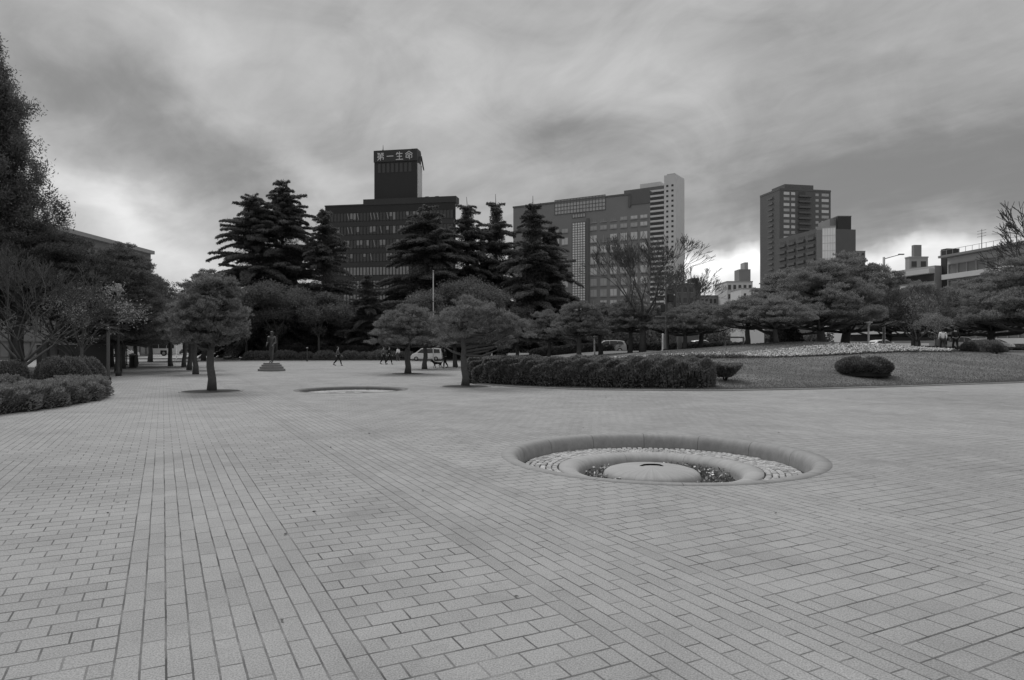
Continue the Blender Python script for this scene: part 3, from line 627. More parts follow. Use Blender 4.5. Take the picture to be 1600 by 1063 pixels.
# --- tall dark evergreen at the left edge and the black pine under it
def feathery(seed, h, r):
    rs = np.random.RandomState(seed); tr = MB(); zs = np.linspace(0, h, 14)
    tr.tube([(.25 * math.sin(z * .3), .2 * math.cos(z * .4), z) for z in zs], [.05 + .018 * h * (1 - z / h) for z in zs], 9)
    C = []
    for i in range(340):
        t = rs.uniform(.2, .99); z = t * h; L = r * (1.03 - t) ** .8 * rs.uniform(.35, 1.08) + .25; a = rs.uniform(0, 6.283); d = np.array([math.cos(a), math.sin(a)]); rise = rs.uniform(.05, .6)
        P = [(d[0] * L * s, d[1] * L * s, z + L * rise * s * s) for s in (0, .5, 1)]
        tr.tube(P, [.014 * L + .02, .02, .01], 4, smooth=False)
        for q in range(int(2 + L * 3.2)):
            s = rs.uniform(.3, 1.05); cc = np.array([d[0] * L * s, d[1] * L * s, z + L * rise * s * s]) + rs.normal(size=3) * .22
            n = 95; p = rs.normal(size=(n, 3)) * np.array([.19, .19, .27]) + cc; C.append(p)
    return tr, quad_mesh('crown', leaves(rs, np.concatenate(C), .22, .055), M['cedar'])
a, b = feathery(51, 19.6, 5.6); make_tree('tall_evergreen', 'tallest dark evergreen towering over the left edge of the view', -30, 39.5, a, b)
P = profile_pads(52, 5.6, 8.3, 5.0, lambda t: (1 - t ** 2) ** .6, 5, .95, .28, cx=0, skip=.15)
a, b = pads_tree(52, P, 3., .3, 0, 'leafdark', dens=2.0, tuft=(.18, .04), lean=(.6, 0)); make_tree('black_pine', 'broad black pine with flat dark layers under the tall evergreen', 28, 40, a, b)

# ------------------------------------------------------------------ hedges and shrubs
def surf_leaves(rs, surf, n, size, mat, name, parent, depth=.10):
    """surf(n) -> points, normals"""
    p, nn = surf(rs, n); p = p - nn * np.abs(rs.normal(size=(len(p), 1))) * depth * .6 + nn * rs.uniform(0, .04, (len(p), 1))
    d = nn * .9 + np.array([0, 0, .5]); o = D.objects.new(name, quad_mesh(name, leaves(rs, p, size[0], size[1], d), mat)); return link(o, parent)
def strip_hedge(name, label, spine, half, height, seed, n, mat='hedge', size=(.09, .045), group=None, lump=.16, zf=None, cat='hedge'):
    """hedge along a polyline: rounded box section, leaf skin over a dark inside"""
    rs = np.random.RandomState(seed); S = np.array(spine, float)
    for _ in range(3): S = np.concatenate([S[:1], np.stack([S[:-1] * .75 + S[1:] * .25, S[:-1] * .25 + S[1:] * .75], 1).reshape(-1, 2), S[-1:]])
    seg = np.diff(S, axis=0); ln = np.linalg.norm(seg, axis=1); cum = np.concatenate([[0], np.cumsum(ln)]); T = cum[-1]
    cx_, cy_ = S.mean(0); root = thing(name, label, cat, (cx_, cy_, 0), 0, group)
    def at(s):
        i = np.clip(np.searchsorted(cum, s, side='right') - 1, 0, len(ln) - 1); f = ((s - cum[i]) / ln[i])[:, None]; q = S[i] + seg[i] * f; t = seg[i] / ln[i][:, None]; return q, t
    def gz(x, y): return np.array([(hgt(a, b) if zf is None else zf) for a, b in zip(x, y)])
    def off(s, ang, k=1.):
        endk = np.clip(np.minimum(s, T - s) / half, 0, 1); e = np.sqrt(1 - (1 - endk) ** 2) * .92 + .08
        wob = 1 + lump * (np.sin(s * 2.1 + seed + ang * 1.7) * .4 + np.sin(s * 5.3 - ang * 4.1) * .4 + np.cos(s * 9.7 + ang * 8) * .4 + np.cos(s * 4.1 + ang * 11) * .3)
        ca_, sa_ = np.cos(ang), np.sin(ang); pw = .45
        w_ = np.sign(ca_) * np.abs(ca_) ** pw * half * e * wob * k; z_ = np.abs(sa_) ** pw * height * (.6 + .4 * e) * (wob * .5 + .5) * k
        return w_, z_
    def surf(rs, n):
        s = rs.uniform(0, T, n); ang = rs.uniform(-.02, math.pi + .02, n); q, t = at(s); w_, z_ = off(s, ang); nx = np.stack([-t[:, 1], t[:, 0]], 1)
        p = q + nx * w_[:, None]; nn = np.stack([nx[:, 0] * np.cos(ang), nx[:, 1] * np.cos(ang), np.abs(np.sin(ang)) + .05], 1)
        e = np.clip(1 - np.minimum(s, T - s) / half, 0, 1) * np.sign(s - T / 2); nn[:, :2] += t * e[:, None]; nn /= np.linalg.norm(nn, axis=1)[:, None]
        return np.stack([p[:, 0] - cx_, p[:, 1] - cy_, gz(p[:, 0], p[:, 1]) + np.maximum(z_, .02)], 1), nn
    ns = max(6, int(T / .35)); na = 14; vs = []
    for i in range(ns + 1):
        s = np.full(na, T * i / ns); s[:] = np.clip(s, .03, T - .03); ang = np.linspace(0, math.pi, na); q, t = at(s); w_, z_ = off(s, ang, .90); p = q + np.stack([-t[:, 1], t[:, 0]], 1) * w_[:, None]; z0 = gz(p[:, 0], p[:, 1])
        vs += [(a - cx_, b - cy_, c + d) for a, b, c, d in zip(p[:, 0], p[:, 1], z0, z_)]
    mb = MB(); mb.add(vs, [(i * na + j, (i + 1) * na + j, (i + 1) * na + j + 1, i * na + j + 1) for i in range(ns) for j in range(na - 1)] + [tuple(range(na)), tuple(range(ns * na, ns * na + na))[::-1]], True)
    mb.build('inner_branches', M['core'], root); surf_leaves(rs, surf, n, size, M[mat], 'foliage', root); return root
hs = [(X_(735, 31.8), 33.4), (0.2, 31.0), (2.6, 29.4), (5.2, 28.6), (7.2, 28.4), (8.3, 29.0)]
strip_hedge('long_hedge', 'long thick clipped hedge curving along the lawn edge in the middle', hs, .95, 1.18, 61, 90000, size=(.12, .06))
lh = [(-14.3, 14.5), (-13.75, 17), (-13.7, 19.5), (-14.1, 22.0), (-15.4, 24.6)]
strip_hedge('low_hedge', 'low broad hedge curving out of the left edge in the foreground', lh, .85, .68, 62, 60000, 'hedgetop', (.075, .04))
lh2 = [(-15.6, 12.), (-16.4, 16), (-17, 21), (-18.5, 25)]
strip_hedge('low_hedge', 'low hedge behind the foreground left hedge, divided from it by a dark gap', lh2, .7, .72, 63, 30000, 'hedge', (.08, .04))
def mound(name, label, px, Y, rx, rz, seed, n, mat='hedge', size=(.09, .045), z=None, stem=0., cone=0., group=None, ball=False):
    rs = np.random.RandomState(seed); x = X_(px, Y); root = thing(name, label, 'shrub', (x, Y, hgt(x, Y) if z is None else z), rs.uniform(0, 6), group)
    def rad(ct): return rx * (1 if cone == 0 else 1 - cone * (1 - ct))
    def surf(rs, n):
        a = rs.uniform(0, 6.283, n); t = rs.uniform(0, 1, n)
        if cone:                                         # vase: wide flat top on a narrow foot
            top = rs.rand(n) < .4; zz_ = np.where(top, 1., t); rr = np.where(top, np.sqrt(rs.rand(n)), (1 - cone * (1 - t) ** 1.3)); w_ = 1 + .08 * np.sin(a * 5) + .05 * np.sin(a * 11 + t * 5)
            p = np.stack([rx * rr * w_ * np.cos(a), rx * rr * w_ * np.sin(a), stem + rz * zz_ + .04 * np.sin(a * 3)], 1); nn = np.stack([np.cos(a) * (~top), np.sin(a) * (~top), np.where(top, 1., .1)], 1)
        else:
            ph = np.arcsin(2 * t - 1) if ball else np.arcsin(t); w_ = 1 + .07 * np.sin(a * 4 + seed) + .05 * np.sin(a * 9 + t * 7); cr = np.cos(ph) ** .7
            p = np.stack([rx * cr * w_ * np.cos(a), rx * cr * w_ * np.sin(a), stem + (rz * (.5 + .5 * np.sin(ph)) if ball else rz * np.sin(ph)) * w_], 1); nn = np.stack([np.cos(a) * np.cos(ph), np.sin(a) * np.cos(ph), np.sin(ph)], 1)
        return p, nn / (np.linalg.norm(nn, axis=1)[:, None] + 1e-9)
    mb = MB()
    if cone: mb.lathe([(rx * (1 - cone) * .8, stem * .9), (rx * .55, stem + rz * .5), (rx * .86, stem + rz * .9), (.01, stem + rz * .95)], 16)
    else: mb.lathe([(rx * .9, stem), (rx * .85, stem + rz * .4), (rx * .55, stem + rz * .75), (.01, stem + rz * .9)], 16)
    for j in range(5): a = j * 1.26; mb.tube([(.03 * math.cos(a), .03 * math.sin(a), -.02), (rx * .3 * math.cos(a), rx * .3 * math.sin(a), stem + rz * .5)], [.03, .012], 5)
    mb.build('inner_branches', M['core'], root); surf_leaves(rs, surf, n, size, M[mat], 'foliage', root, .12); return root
mound('vase_shaped_shrub', 'small vase-shaped shrub at the right end of the long hedge', 1133, 30.2, .74, .52, 71, 9000, 'hedge', (.09, .04), stem=.22, cone=.62)
mound('round_shrub', 'dark rounded shrub alone on the lawn in front of the flower bed', 1350, 33.4, 1.3, .86, 72, 20000, 'leaf', (.10, .045), stem=.0, ball=True)
mound('round_shrub', 'large rounded shrub behind the left hedge, in front of the capped wall', 98, 31.5, 1.12, 1.2, 73, 15000, 'hedge', (.085, .04), z=.0)
mound('round_shrub', 'rounded shrub half hidden behind the larger one beside the lamp column', 132, 33.5, .85, 1.15, 74, 10000, 'hedge', (.085, .04), z=.0)
mound('round_shrub', 'small bushy shrub at the left edge behind the low hedge', 17, 29.5, .62, .75, 75, 8000, 'hedge', (.085, .04), z=.35)
mound('round_shrub', 'low dome-shaped shrub to the right of the two walkers', 1536, 56, 1.6, 1.0, 76, 9000, 'hedge', (.13, .06))
mound('round_shrub', 'small dark shrub right of the low dome-shaped one', 1557, 46, .38, .5, 77, 3000, 'leafdark', (.1, .05), stem=.12)
mound('round_shrub', 'dark ragged shrub between the walkers and the dome-shaped one', 1514, 50, .62, .75, 78, 4500, 'leafdark', (.12, .05))
mound('round_shrub', 'rounded shrub behind the hedge between the pine trunks', 1002, 52, .95, .95, 79, 6000, 'leaf', (.12, .06), z=.2)
mound('round_shrub', 'tall rounded shrub left of the heavy-trunked pine', 1228, 62, 1.5, 2.1, 80, 9000, 'leafdark', (.14, .06))
G_A = 'clipped azaleas along the far edge of the plaza'
az0_ = mound('azalea_bush', 'low clipped azalea at the far plaza edge, leftmost of its row', 396, 85, 1.35, 1.0, 81, 4500, 'hedge', (.16, .08), z=.1, group=G_A)
names = ['left of the statue', 'right behind the statue', 'between the statue and the lone walker', 'just left of the lone walker', 'just right of the lone walker', 'left of the two strolling people', 'behind the two strolling people', 'right of the two strolling people', 'behind the thick-trunked bushy pine']
for i, nm in enumerate(names):
    c = again(az0_, 'low clipped azalea at the far plaza edge, ' + nm, [413, 447, 478, 508, 548, 573, 598, 620, 634][i], 85 + (i % 3) * .5, 1. + .12 * math.sin(i * 2.3), i * 1.3, .1)
for nm, s_, hh_, lab, sd_ in [('far_hedge', [(-33, 90), (-20, 90.5), (-8, 90), (-3, 89)], 1.7, 'dark hedge line behind the azaleas at the far plaza edge', 82),
                       ('far_hedge', [(2, 78), (10, 80), (20, 81), (28, 80)], 1.0, 'hedge line in front of the silver car behind the pines', 83),
                       ('far_hedge', [(24, 58), (31, 60), (38, 60.5)], .5, 'dark clipped hedge strip behind the flower bed', 84),
                       ('far_hedge', [(42, 79), (52, 81), (66, 82)], .42, 'dark hedge in front of the parked cars at the right', 85)]:
    strip_hedge(nm, lab, s_, 1.0, hh_, sd_, 22000, 'leafdark', (.17, .08))
# --- flower bed on the mound
def flowers():
    rs = np.random.RandomState(91); n = 3600; u_ = rs.uniform(0, 1, n); x = 12.3 + u_ * 18.5; y = 38.2 + (x - 12.3) * .42 + rs.uniform(-.5, .5, n) * 2.4 + 1.2 + np.where(u_ < .12, (u_ - .12) * 8, 0)
    wid = np.clip(np.minimum(u_, 1 - u_) * 8, .1, 1); yc = 39.4 + (x - 12.3) * .42; y = yc + .6 + rs.uniform(-2.3, 2.1, n) * wid
    z = np.array([hgt(a, b) for a, b in zip(x, y)]); root = thing('flower_bed', 'long raised bed of small white flowers across the mound', 'flower bed', (22, 43, hgt(22, 43)))
    c = np.repeat(np.stack([x - 22, y - 43, z + .14 - hgt(22, 43)], 1), 9, 0) + rs.normal(size=(9 * n, 3)) * [.055, .055, .035]
    f = tag(link(D.objects.new('flowers', quad_mesh('flowers', leaves(rs, c, .085, .06, None, .5), M['flower'])), root), kind='stuff')
    c = np.repeat(np.stack([x - 22, y - 43, z + .06 - hgt(22, 43)], 1), 16, 0) + rs.normal(size=(16 * n, 3)) * [.16, .16, .035]
    tag(link(D.objects.new('flower_leaves', quad_mesh('flower_leaves', leaves(rs, c, .12, .05, None), M['leafdark'])), root), kind='stuff')
    n = 420; x = rs.uniform(4.5, 13, n); y = 38.5 + (13 - x) * .55 + rs.uniform(-.35, .35, n); z = np.array([hgt(a, b) for a, b in zip(x, y)])
    root = thing('flower_row', 'thin row of pale flowers behind the long hedge', 'flower bed', (9, 40, hgt(9, 40)))
    c = np.repeat(np.stack([x - 9, y - 40, z + .28 - hgt(9, 40)], 1), 5, 0) + rs.normal(size=(5 * n, 3)) * [.08, .08, .05]
    tag(link(D.objects.new('flowers', quad_mesh('flowers', leaves(rs, c, .09, .06, None), M['flower'])), root), kind='stuff')
    c = np.repeat(np.stack([x - 9, y - 40, z + .15 - hgt(9, 40)], 1), 12, 0) + rs.normal(size=(12 * n, 3)) * [.16, .16, .08]
    tag(link(D.objects.new('flower_leaves', quad_mesh('flower_leaves', leaves(rs, c, .16, .05, None), M['leaf'])), root), kind='stuff')
flowers()
def grass():
    rs = np.random.RandomState(92); n = 110000; x = rs.uniform(-2, 34, n); y = np.array([yb(a) for a in x]) + .1 + rs.uniform(0, 1, n) ** 1.5 * 22; z = np.array([hgt(a, b) for a, b in zip(x, y)]) + .05
    c = np.stack([x, y, z], 1)
    d = rs.normal(size=c.shape) * .6; d[:, 2] = 1
    tag(link(D.objects.new('grass', quad_mesh('grass', leaves(rs, c, .075, .02, d), material('grass_blades', .17, .8, .3, .4, .2, trans=.4)))), 'short worn grass blades on the lawn', 'grass', kind='stuff')
grass()

# ------------------------------------------------------------------ buildings
def block(name, label, p0, p1, depth, height, wallm, cat='building', group=None, z0=-.5, skew=False):
    (xa, ya), (xb, yb_) = p0, p1; L = math.hypot(xb - xa, yb_ - ya); rz = math.atan2(yb_ - ya, xb - xa)
    t = thing(name, label, cat, (xa, ya, 0), rz, group); mb = MB(); mb.box(0, L, 0, depth, z0, height)
    if skew:                                             # plan is a parallelogram: the flanks run back at an angle
        k = math.tan(math.atan2(yb_, xb) - rz - math.pi / 2) * -1.0; mb.v = [(x + y * (-math.tan(math.atan2(yb_, xb) - rz - math.pi / 2)) - (.04 * y), y, z) for x, y, z in mb.v]
    mb.build('wall', M[wallm], t); return t, L
def PX(px, Y): return (X_(px, Y), Y)
G_O = 'city blocks behind the park'
# dark office block with the lettered tower
t, L = block('office_block', 'dark office block with ribbon windows and a tall lettered tower on its roof', PX(508, 174), PX(712, 168), 24, 37.2, 'darkwall', skew=True)
H = 37.2; fh = 3.42; rs = np.random.RandomState(5)
mb = MB(); mb.box(-.1, L * .30, -.12, 3, H + .003, H + .35); mb.build('parapet', M['darkpanel'], t)
mb = MB(); mb.box(L * .30, L + .1, -.12, 3, H + .003, H + 1.5); mb.build('upper_parapet', M['darkpanel'], t)
for fl in range(10):
    z1 = H - 1.9 - fl * fh; z0 = z1 - 2.0
    g_ = MB(); g_.box(.6, L - .6, -.06, .0, z0, z1); wn = g_.build('window_band', M['glass'], t)
    n = 38; mu = MB()
    for i in range(n + 1): x = .6 + (L - 1.2) * i / n; mu.box(x - .07, x + .07, -.22, -.063, z0 - .1, z1 + .1)
    mu.build('mullions', M['darkpanel'], wn)
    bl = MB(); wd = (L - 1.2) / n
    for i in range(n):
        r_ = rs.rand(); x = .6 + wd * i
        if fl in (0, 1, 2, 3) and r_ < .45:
            if rs.rand() < .35:                          # slanted pale strip: a reflection in the pane, painted as colour
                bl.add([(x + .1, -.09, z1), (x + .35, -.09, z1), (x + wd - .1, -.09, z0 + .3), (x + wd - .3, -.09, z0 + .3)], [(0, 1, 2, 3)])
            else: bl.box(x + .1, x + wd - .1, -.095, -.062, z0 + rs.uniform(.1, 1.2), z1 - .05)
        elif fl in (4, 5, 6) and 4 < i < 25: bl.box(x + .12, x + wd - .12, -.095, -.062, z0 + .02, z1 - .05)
    if bl.n: bl.box(.6, L - .6, -.094, -.0625, z1 - .06, z1 - .02) if False else None; bo = bl.build('blinds_and_glints', M['blind'], wn); bo['kind'] = 'stuff'
    sp = MB(); sp.box(.3, L - .3, -.10, -.003, z0 - fh + 2.02 + .05, z0 - .12); sp.build('spandrel', M['darkpanel'], t)
# tower
tx0 = (583 - 508) / (712 - 508.) * L * 1.0; tw = (650 - 583) / (712 - 508.) * L; TH = 51.0 - H
mb = MB(); mb.box(tx0, tx0 + tw, 1.5, 5.0, H + .36, H + TH); tow = mb.build('roof_tower', M['darkwall'], t)
mb = MB(); mb.box(tx0 + tw + .003, tx0 + tw + .25, 1.8, 5.0, H + 1.6, H + TH - 3.2); mb.build('lit_side_skin', M['pale'], tow)  # pale skin paints the tower's side as if light fell on it
mb = MB()
for i in range(8): x = tx0 + 1.0 + i * (tw - 2.) / 8; mb.box(x, x + .75, 1.44, 1.499, H + TH - 5.4, H + TH - 3.1)
mb.build('louvres', M['glass'], tow)
mb = MB(); mb.box(tx0 - .1, tx0 + tw + .1, 1.3, 1.49, H + TH - 2.7, H + TH + .25); sg = mb.build('sign_board', M['darkpanel'], tow)
CH = {0: [(1, 9.6, 2.2, 8.2), (1.5, 8.9, 4.4, 8.9), (2.7, 8.9, 3.2, 7.9), (5.6, 9.6, 6.5, 8.2), (5.8, 8.9, 9.2, 8.9), (7.4, 8.9, 7.9, 7.9), (1.2, 7.2, 8.6, 7.2), (8.6, 7.2, 8.6, 5.5), (1.6, 5.5, 8.6, 5.5), (1.6, 5.5, 1.4, 3.6), (1.4, 3.6, 9, 3.6), (9, 3.6, 8.2, .8), (5, 7.2, 5, 0), (4.8, 3.4, 1, .4)],
      1: [(.6, 5, 9.4, 5)],
      2: [(2.5, 9.4, .8, 6.2), (1.8, 7.6, 9, 7.6), (5, 10, 5, .5), (1.6, 4.2, 8.4, 4.2), (.4, .5, 9.6, .5)],
      3: [(5, 10, .4, 6.6), (5, 10, 9.6, 6.6), (3, 7.2, 7, 7.2), (1.4, 5.6, 4.4, 5.6), (1.4, 5.6, 1.4, 2), (4.4, 5.6, 4.4, 2), (1.4, 2.4, 4.4, 2.4), (5.8, 5.6, 8.8, 5.6), (5.8, 5.6, 5.8, 0), (8.8, 5.6, 8.8, 2.2), (8.8, 2.2, 7.6, 2.0)]}
for c_i, strokes in CH.items():
    mb = MB(); sc = .205; ox = tx0 + .75 + c_i * (tw - 1.3) / 4.; oz = H + TH - 2.35
    for k_, (x0, y0, x1, y1) in enumerate(strokes):
        dxy = Vector((x1 - x0, y1 - y0)); l_ = dxy.length; nn = Vector((-dxy.y, dxy.x)) / l_ * .5; q = [(x0 + nn.x, y0 + nn.y), (x0 - nn.x, y0 - nn.y), (x1 - nn.x, y1 - nn.y), (x1 + nn.x, y1 + nn.y)]
        mb.add([(ox + a * sc, 1.25 - .002 * k_, oz + b * sc) for a, b in q], [(0, 1, 2, 3)])
    mb.build('sign_character', M['pale'], sg)
mb = MB(); mb.tube([(tx0 + 1.4, 4, H + TH), (tx0 + 1.4, 4, H + TH + 2.4)], [.16, .05], 6); mb.tube([(tx0 + 1.1, 4, H + TH + 1.2), (tx0 + 1.9, 4, H + TH + .9)], [.06, .06], 5); mb.build('mast', M['darkmetal'], tow)
mb = MB(); mb.box(tx0 + tw - 1.9, tx0 + tw - .4, 3, 6, H + TH, H + TH + .8); mb.build('lift_housing', M['darkpanel'], tow)
mb = MB(); mb.tube([(tx0 + tw + .3, 4, H + TH - 1), (tx0 + tw + .9, 4.4, H + TH - 4.5)], [.25, .15], 6); mb.build('side_antenna', M['darkmetal'], tow)
for xx in (tx0 + tw + 2., tx0 + tw + 4.6): mb = MB(); mb.box(xx, xx + .9, 2, 4, H + 1.51, H + 2.1); mb.build('roof_box', M['darkpanel'], t)

# tiled hotel block
t, L = block('hotel_block', 'grey tiled hotel block with a grid of square windows and tall glass strips', PX(802, 217), PX(1016, 195), 22, 45.6, 'midwall', skew=True)
sx = lambda px: (px - 802) / (1016 - 802.) * L
def zz_at(py): return Z_(py, 203)
mb = MB(); mb.box(-.15, L + .05, -.15, 2, 45.603, 46.1); mb.build('parapet', M['midwall2'], t)
mb = MB(); mb.box(sx(922.5), sx(926.5), -.5, -.003, 0, zz_at(340)); mb.build('pilaster', M['midwall2'], t)
mb = MB(); mb.box(sx(985), sx(988.5), -.35, -.003, zz_at(329), 45.4); mb.build('pilaster', M['midwall2'], t)
mb = MB(); mb.box(sx(988.5), L - .1, -.2, -.003, zz_at(326), zz_at(305)); mb.build('blank_panel', M['midwall2'], t)
for (a_, b_, top, bot, nx_, nz_) in [(872, 951, 306, 329, 16, 4), (900, 920.5, 331, 337, 5, 1), (900, 920.5, 345, 500, 5, 40)]:
    mb = MB(); x0, x1, z0, z1 = sx(a_), sx(b_), zz_at(bot), zz_at(top); mb.box(x0, x1, -.05, -.003, z0, z1); cw = mb.build('glass_wall', M['glasslight' if top > 340 else 'pane'], t)
    mu = MB()
    for i in range(nx_ + 1): x = x0 + (x1 - x0) * i / nx_; mu.box(x - .07, x + .07, -.16, -.053, z0, z1)
    for i in range(nz_ + 1): z = z0 + (z1 - z0) * i / nz_; mu.box(x0 - .05, x1 + .05, -.14 - .02, -.055, z - .06, z + .06) if False else mu.box(x0 - .05, x1 + .05, -.155, -.0535, z - .06, z + .06)
    mu.build('mullions', M['midwall2'], cw)
fm = MB(); ww, wh = 2.0, 1.95
fr_ = MB(); fr_.box(0, ww, -.12, -.003, -.16, -.003); fr_.box(0, ww, -.12, -.003, wh + .003, wh + .1); fr_.box(-.1, -.003, -.12, -.003, -.16, wh + .1); fr_.box(ww + .003, ww + .1, -.12, -.003, -.16, wh + .1); fr_.box(ww * .5 - .05, ww * .5 + .05, -.1, -.053, 0, wh)
wsrc = None; rs = np.random.RandomState(8)
pane_mats = [material('window_curtain_' + n_, v_, .3, .3, .4, spec=.6) for n_, v_ in (('light', .6), ('mid', .4), ('dim', .22))]
cnt = 0
for ri, py in enumerate([345, 356, 373, 390, 407, 424, 441, 458, 475]):
    for px in [848, 861, 874, 888, 933, 948, 963, 978, 993, 1007]:
        if ri == 0 and px < 925: continue
        h_ = wh if ri > 1 else (.8 if ri == 0 else 1.0)
        mb = MB(); x = sx(px) - ww / 2; z = zz_at(py) - h_ / 2; mb.box(x, x + ww, -.05, -.003, z, z + h_); o = mb.build('window', pane_mats[rs.choice(3, p=[.45, .4, .15])], t)
        f_ = MB(); f_.box(x - .1, x + ww + .1, -.2, -.052, z - .3, z - .06); f_.box(x + ww / 2 - .05, x + ww / 2 + .05, -.1, -.053, z, z + h_); f_.build('window_frame', M['metal'], o)
# white apartment tower behind it
t, L = block('apartment_tower', 'tall pale apartment tower with stacked balconies behind the hotel block', PX(975, 412), PX(1039, 398), 12, 95.5, 'midwall2')
for i in range(24):
    z = 93.0 - i * 2.95; mb = MB(); mb.box(.3, L - .2, -1.5, -.003, z - .9, z + .15); mb.build('balcony', M['pale'], t)
    mb = MB(); mb.box(.5, L - .5, -.02, -.004, z - 2.6, z - 1.1); mb.build('window', M['glass'], t)
mb = MB(); mb.box(L * .35, L * .85, 3, 9, 95.51, 98.8); mb.build('roof_housing', M['pale'], t)
mb = MB(); mb.box(L + .01, L + 7.2, -1.5, 13, -.5, 100.8); st = mb.build('stair_tower', M['pale'], t)
for i in range(24):
    for k_ in (1.3, 4.4): mb = MB(); z = 94.5 - i * 2.95; mb.box(L + k_, L + k_ + 1.3, -1.54, -1.503, z - .6, z + .6); mb.build('window', M['darkpanel'], st)
mb = MB(); mb.box(L + .8, L + 5.6, 1, 6, 100.82, 102.0); mb.build('roof_housing', M['metal'], st)

# tall dark tower of flats, right
t, L = block('high_rise', 'tall dark high-rise of flats with pale window columns, right of the gap in the clouds', PX(1218, 382), PX(1298, 388), 20, Z_(298, 384), 'towerwall')
Hh = Z_(298, 384); flh = 3.12
# angled left wing
dxw = X_(1190, 404) - X_(1218, 382); dyw = 404 - 382.; lw = math.hypot(dxw, dyw); aw = math.atan2(-dyw, -dxw) - math.atan2(6., X_(1298, 388) - X_(1218, 382))
wing = D.objects.new('angled_wing', None); wing.empty_display_size = .3
mbw = MB(); mbw.box(-lw, -2.2, .0, 12, -.5, Hh - .4); wing = mbw.build('angled_wing', M['towerwall'], t); wing.rotation_euler = (0, 0, aw)
mb = MB(); mb.box(-.1, L + .1, -.15, 20.1, Hh + .003, Hh + 1.0); mb.build('parapet', M['towerwall'], t)
mb = MB(); mb.box(L * .12, L * .68, 1, 14, Hh + 1.01, Hh + 3.6); mb.build('roof_storey', M['towerwall'], t)
for i in range(26):
    z = Hh - 2.6 - i * flh
    if z < 12: break
    w_ = MB(); w_.box(L * .08, L * .19, -.05, -.003, z, z + 1.6); w_.box(L * .225, L * .30, -.05, -.003, z, z + 1.6); w_.build('window', pane_mats[(i * 7) % 2], t)
    w_ = MB(); w_.box(L * .82, L * .96, -.05, -.003, z, z + 1.6); w_.build('window', pane_mats[(i * 5 + 1) % 2], t)
    w_ = MB(); w_.box(L * .70, L * .76, -.05, -.003, z, z + 1.4); w_.build('window', pane_mats[1], t)
    b_ = MB(); b_.box(L * .36, L * .60, -1.3, -.003, z - 1.0, z + .05); b_.build('balcony', M['towerwall'], t)
    w_ = MB(); w_.box(L * .37, L * .50, -.06, -.003, z + .1, z + 2.0); w_.build('balcony_door', M['glass'], t)
    b_ = MB(); b_.box(-lw * .72, -lw * .28, -1.2, -.003, z - 1.0, z + .0); b_.build('balcony', M['midwall2'], wing)
    w_ = MB(); w_.box(-lw * .7, -lw * .3, -.05, -.003, z + .05, z + 1.9); w_.build('balcony_door', M['glass'], wing)
    w_ = MB(); w_.box(-lw * .95, -lw * .8, -.05, -.003, z + .1, z + 1.5); w_.build('window', pane_mats[1], wing)
# nearer stepped balcony block and glass front
t, L = block('balcony_block', 'stepped balcony block in front of the dark high-rise', PX(1216, 322), PX(1278, 292), 18, Z_(357, 292), 'towerwall')
for i in range(12):
    for k_ in range(4):
        z = Z_(357, 292) - 4.2 - i * 3.1; w_ = MB(); w_.box(L * (.04 + .24 * k_), L * (.22 + .24 * k_), -.9, -.003, z - .2, z + .9); w_.build('balcony', M['towerwall'], t)
        w_ = MB(); w_.box(L * (.05 + .24 * k_), L * (.21 + .24 * k_), -.05, -.003, z + .95, z + 2.4); w_.build('balcony_door', M['glass'], t)
t, L = block('glass_office', 'narrow glass-fronted office, the brightest facade beside the dark high-rise', PX(1276, 283), PX(1306, 280), 2.5, Z_(354, 282), 'metal')
z1 = Z_(357, 282)
mb = MB(); mb.box(L * .3, L * .98, -.06, -.003, 0, z1); gw = mb.build('glass_wall', M['glasslight'], t); mb = MB()
for i in range(6): x = L * (.3 + .68 * i / 5); mb.box(x - .06, x + .06, -.16, -.063, 0, z1)
for i in range(20): z = z1 - i * 3.1; mb.box(L * .29, L * .99, -.155, -.0635, z - .09, z + .09)
mb.build('mullions', M['pale'], gw); mb = MB(); mb.box(L * .02, L * .27, -.1, -.003, 0, z1 - .5); mb.build('side_panel', M['midwall'], t)
t, L = block('slab_tower', 'plain dark windowless slab right of the glass-fronted office', PX(1309, 330), PX(1330, 330), 14, Z_(339, 330), 'darkpanel')
mb = MB(); mb.box(-3.2, -.01, 1.5, 14, -.5, Z_(341, 330)); mb.build('lighter_flank', M['midwall'], t); mb = MB(); mb.box(-.1, L + .1, -.1, 14.1, Z_(339, 330) + .003, Z_(339, 330) + .5); mb.build('parapet', M['midwall2'], t)
# low pale buildings in the gap
def small_block(name, label, pa, pb, Y, top, depth, wm, rows, cols, roof=None, wmat='glass', win=(.55, .5), stepfl=3.1):
    t, L = block(name, label, PX(pa, Y), PX(pb, Y), depth, Z_(top, Y), wm, group=G_O); H_ = Z_(top, Y)
    mb = MB(); mb.box(-.1, L + .1, -.1, depth + .1, H_ + .003, H_ + .35); mb.build('parapet', M['metal'], t)
    for r_ in range(rows):
        for c_ in range(cols):
            x0 = L * (c_ + .5 - win[0] / 2) / cols; x1 = L * (c_ + .5 + win[0] / 2) / cols; z = H_ - 2.5 - r_ * stepfl
            if z < 1: continue
            mb = MB(); mb.box(x0, x1, -.05, -.003, z, z + stepfl * win[1]); w_ = mb.build('window', M[wmat], t)
            mb = MB(); mb.box(x0 - .08, x1 + .08, -.14, -.052, z - .12, z - .01); mb.build('sill', M['metal'], w_)
    if roof:
        for q_, (a_, b_, h_, m_) in enumerate(roof): mb = MB(); mb.box(L * a_, L * b_, min(2, depth * .2) + q_ * .4, min(7, depth * .8) - q_ * .4, H_ + .36, H_ + .36 + h_); mb.build('roof_housing', M[m_], t)
    return t
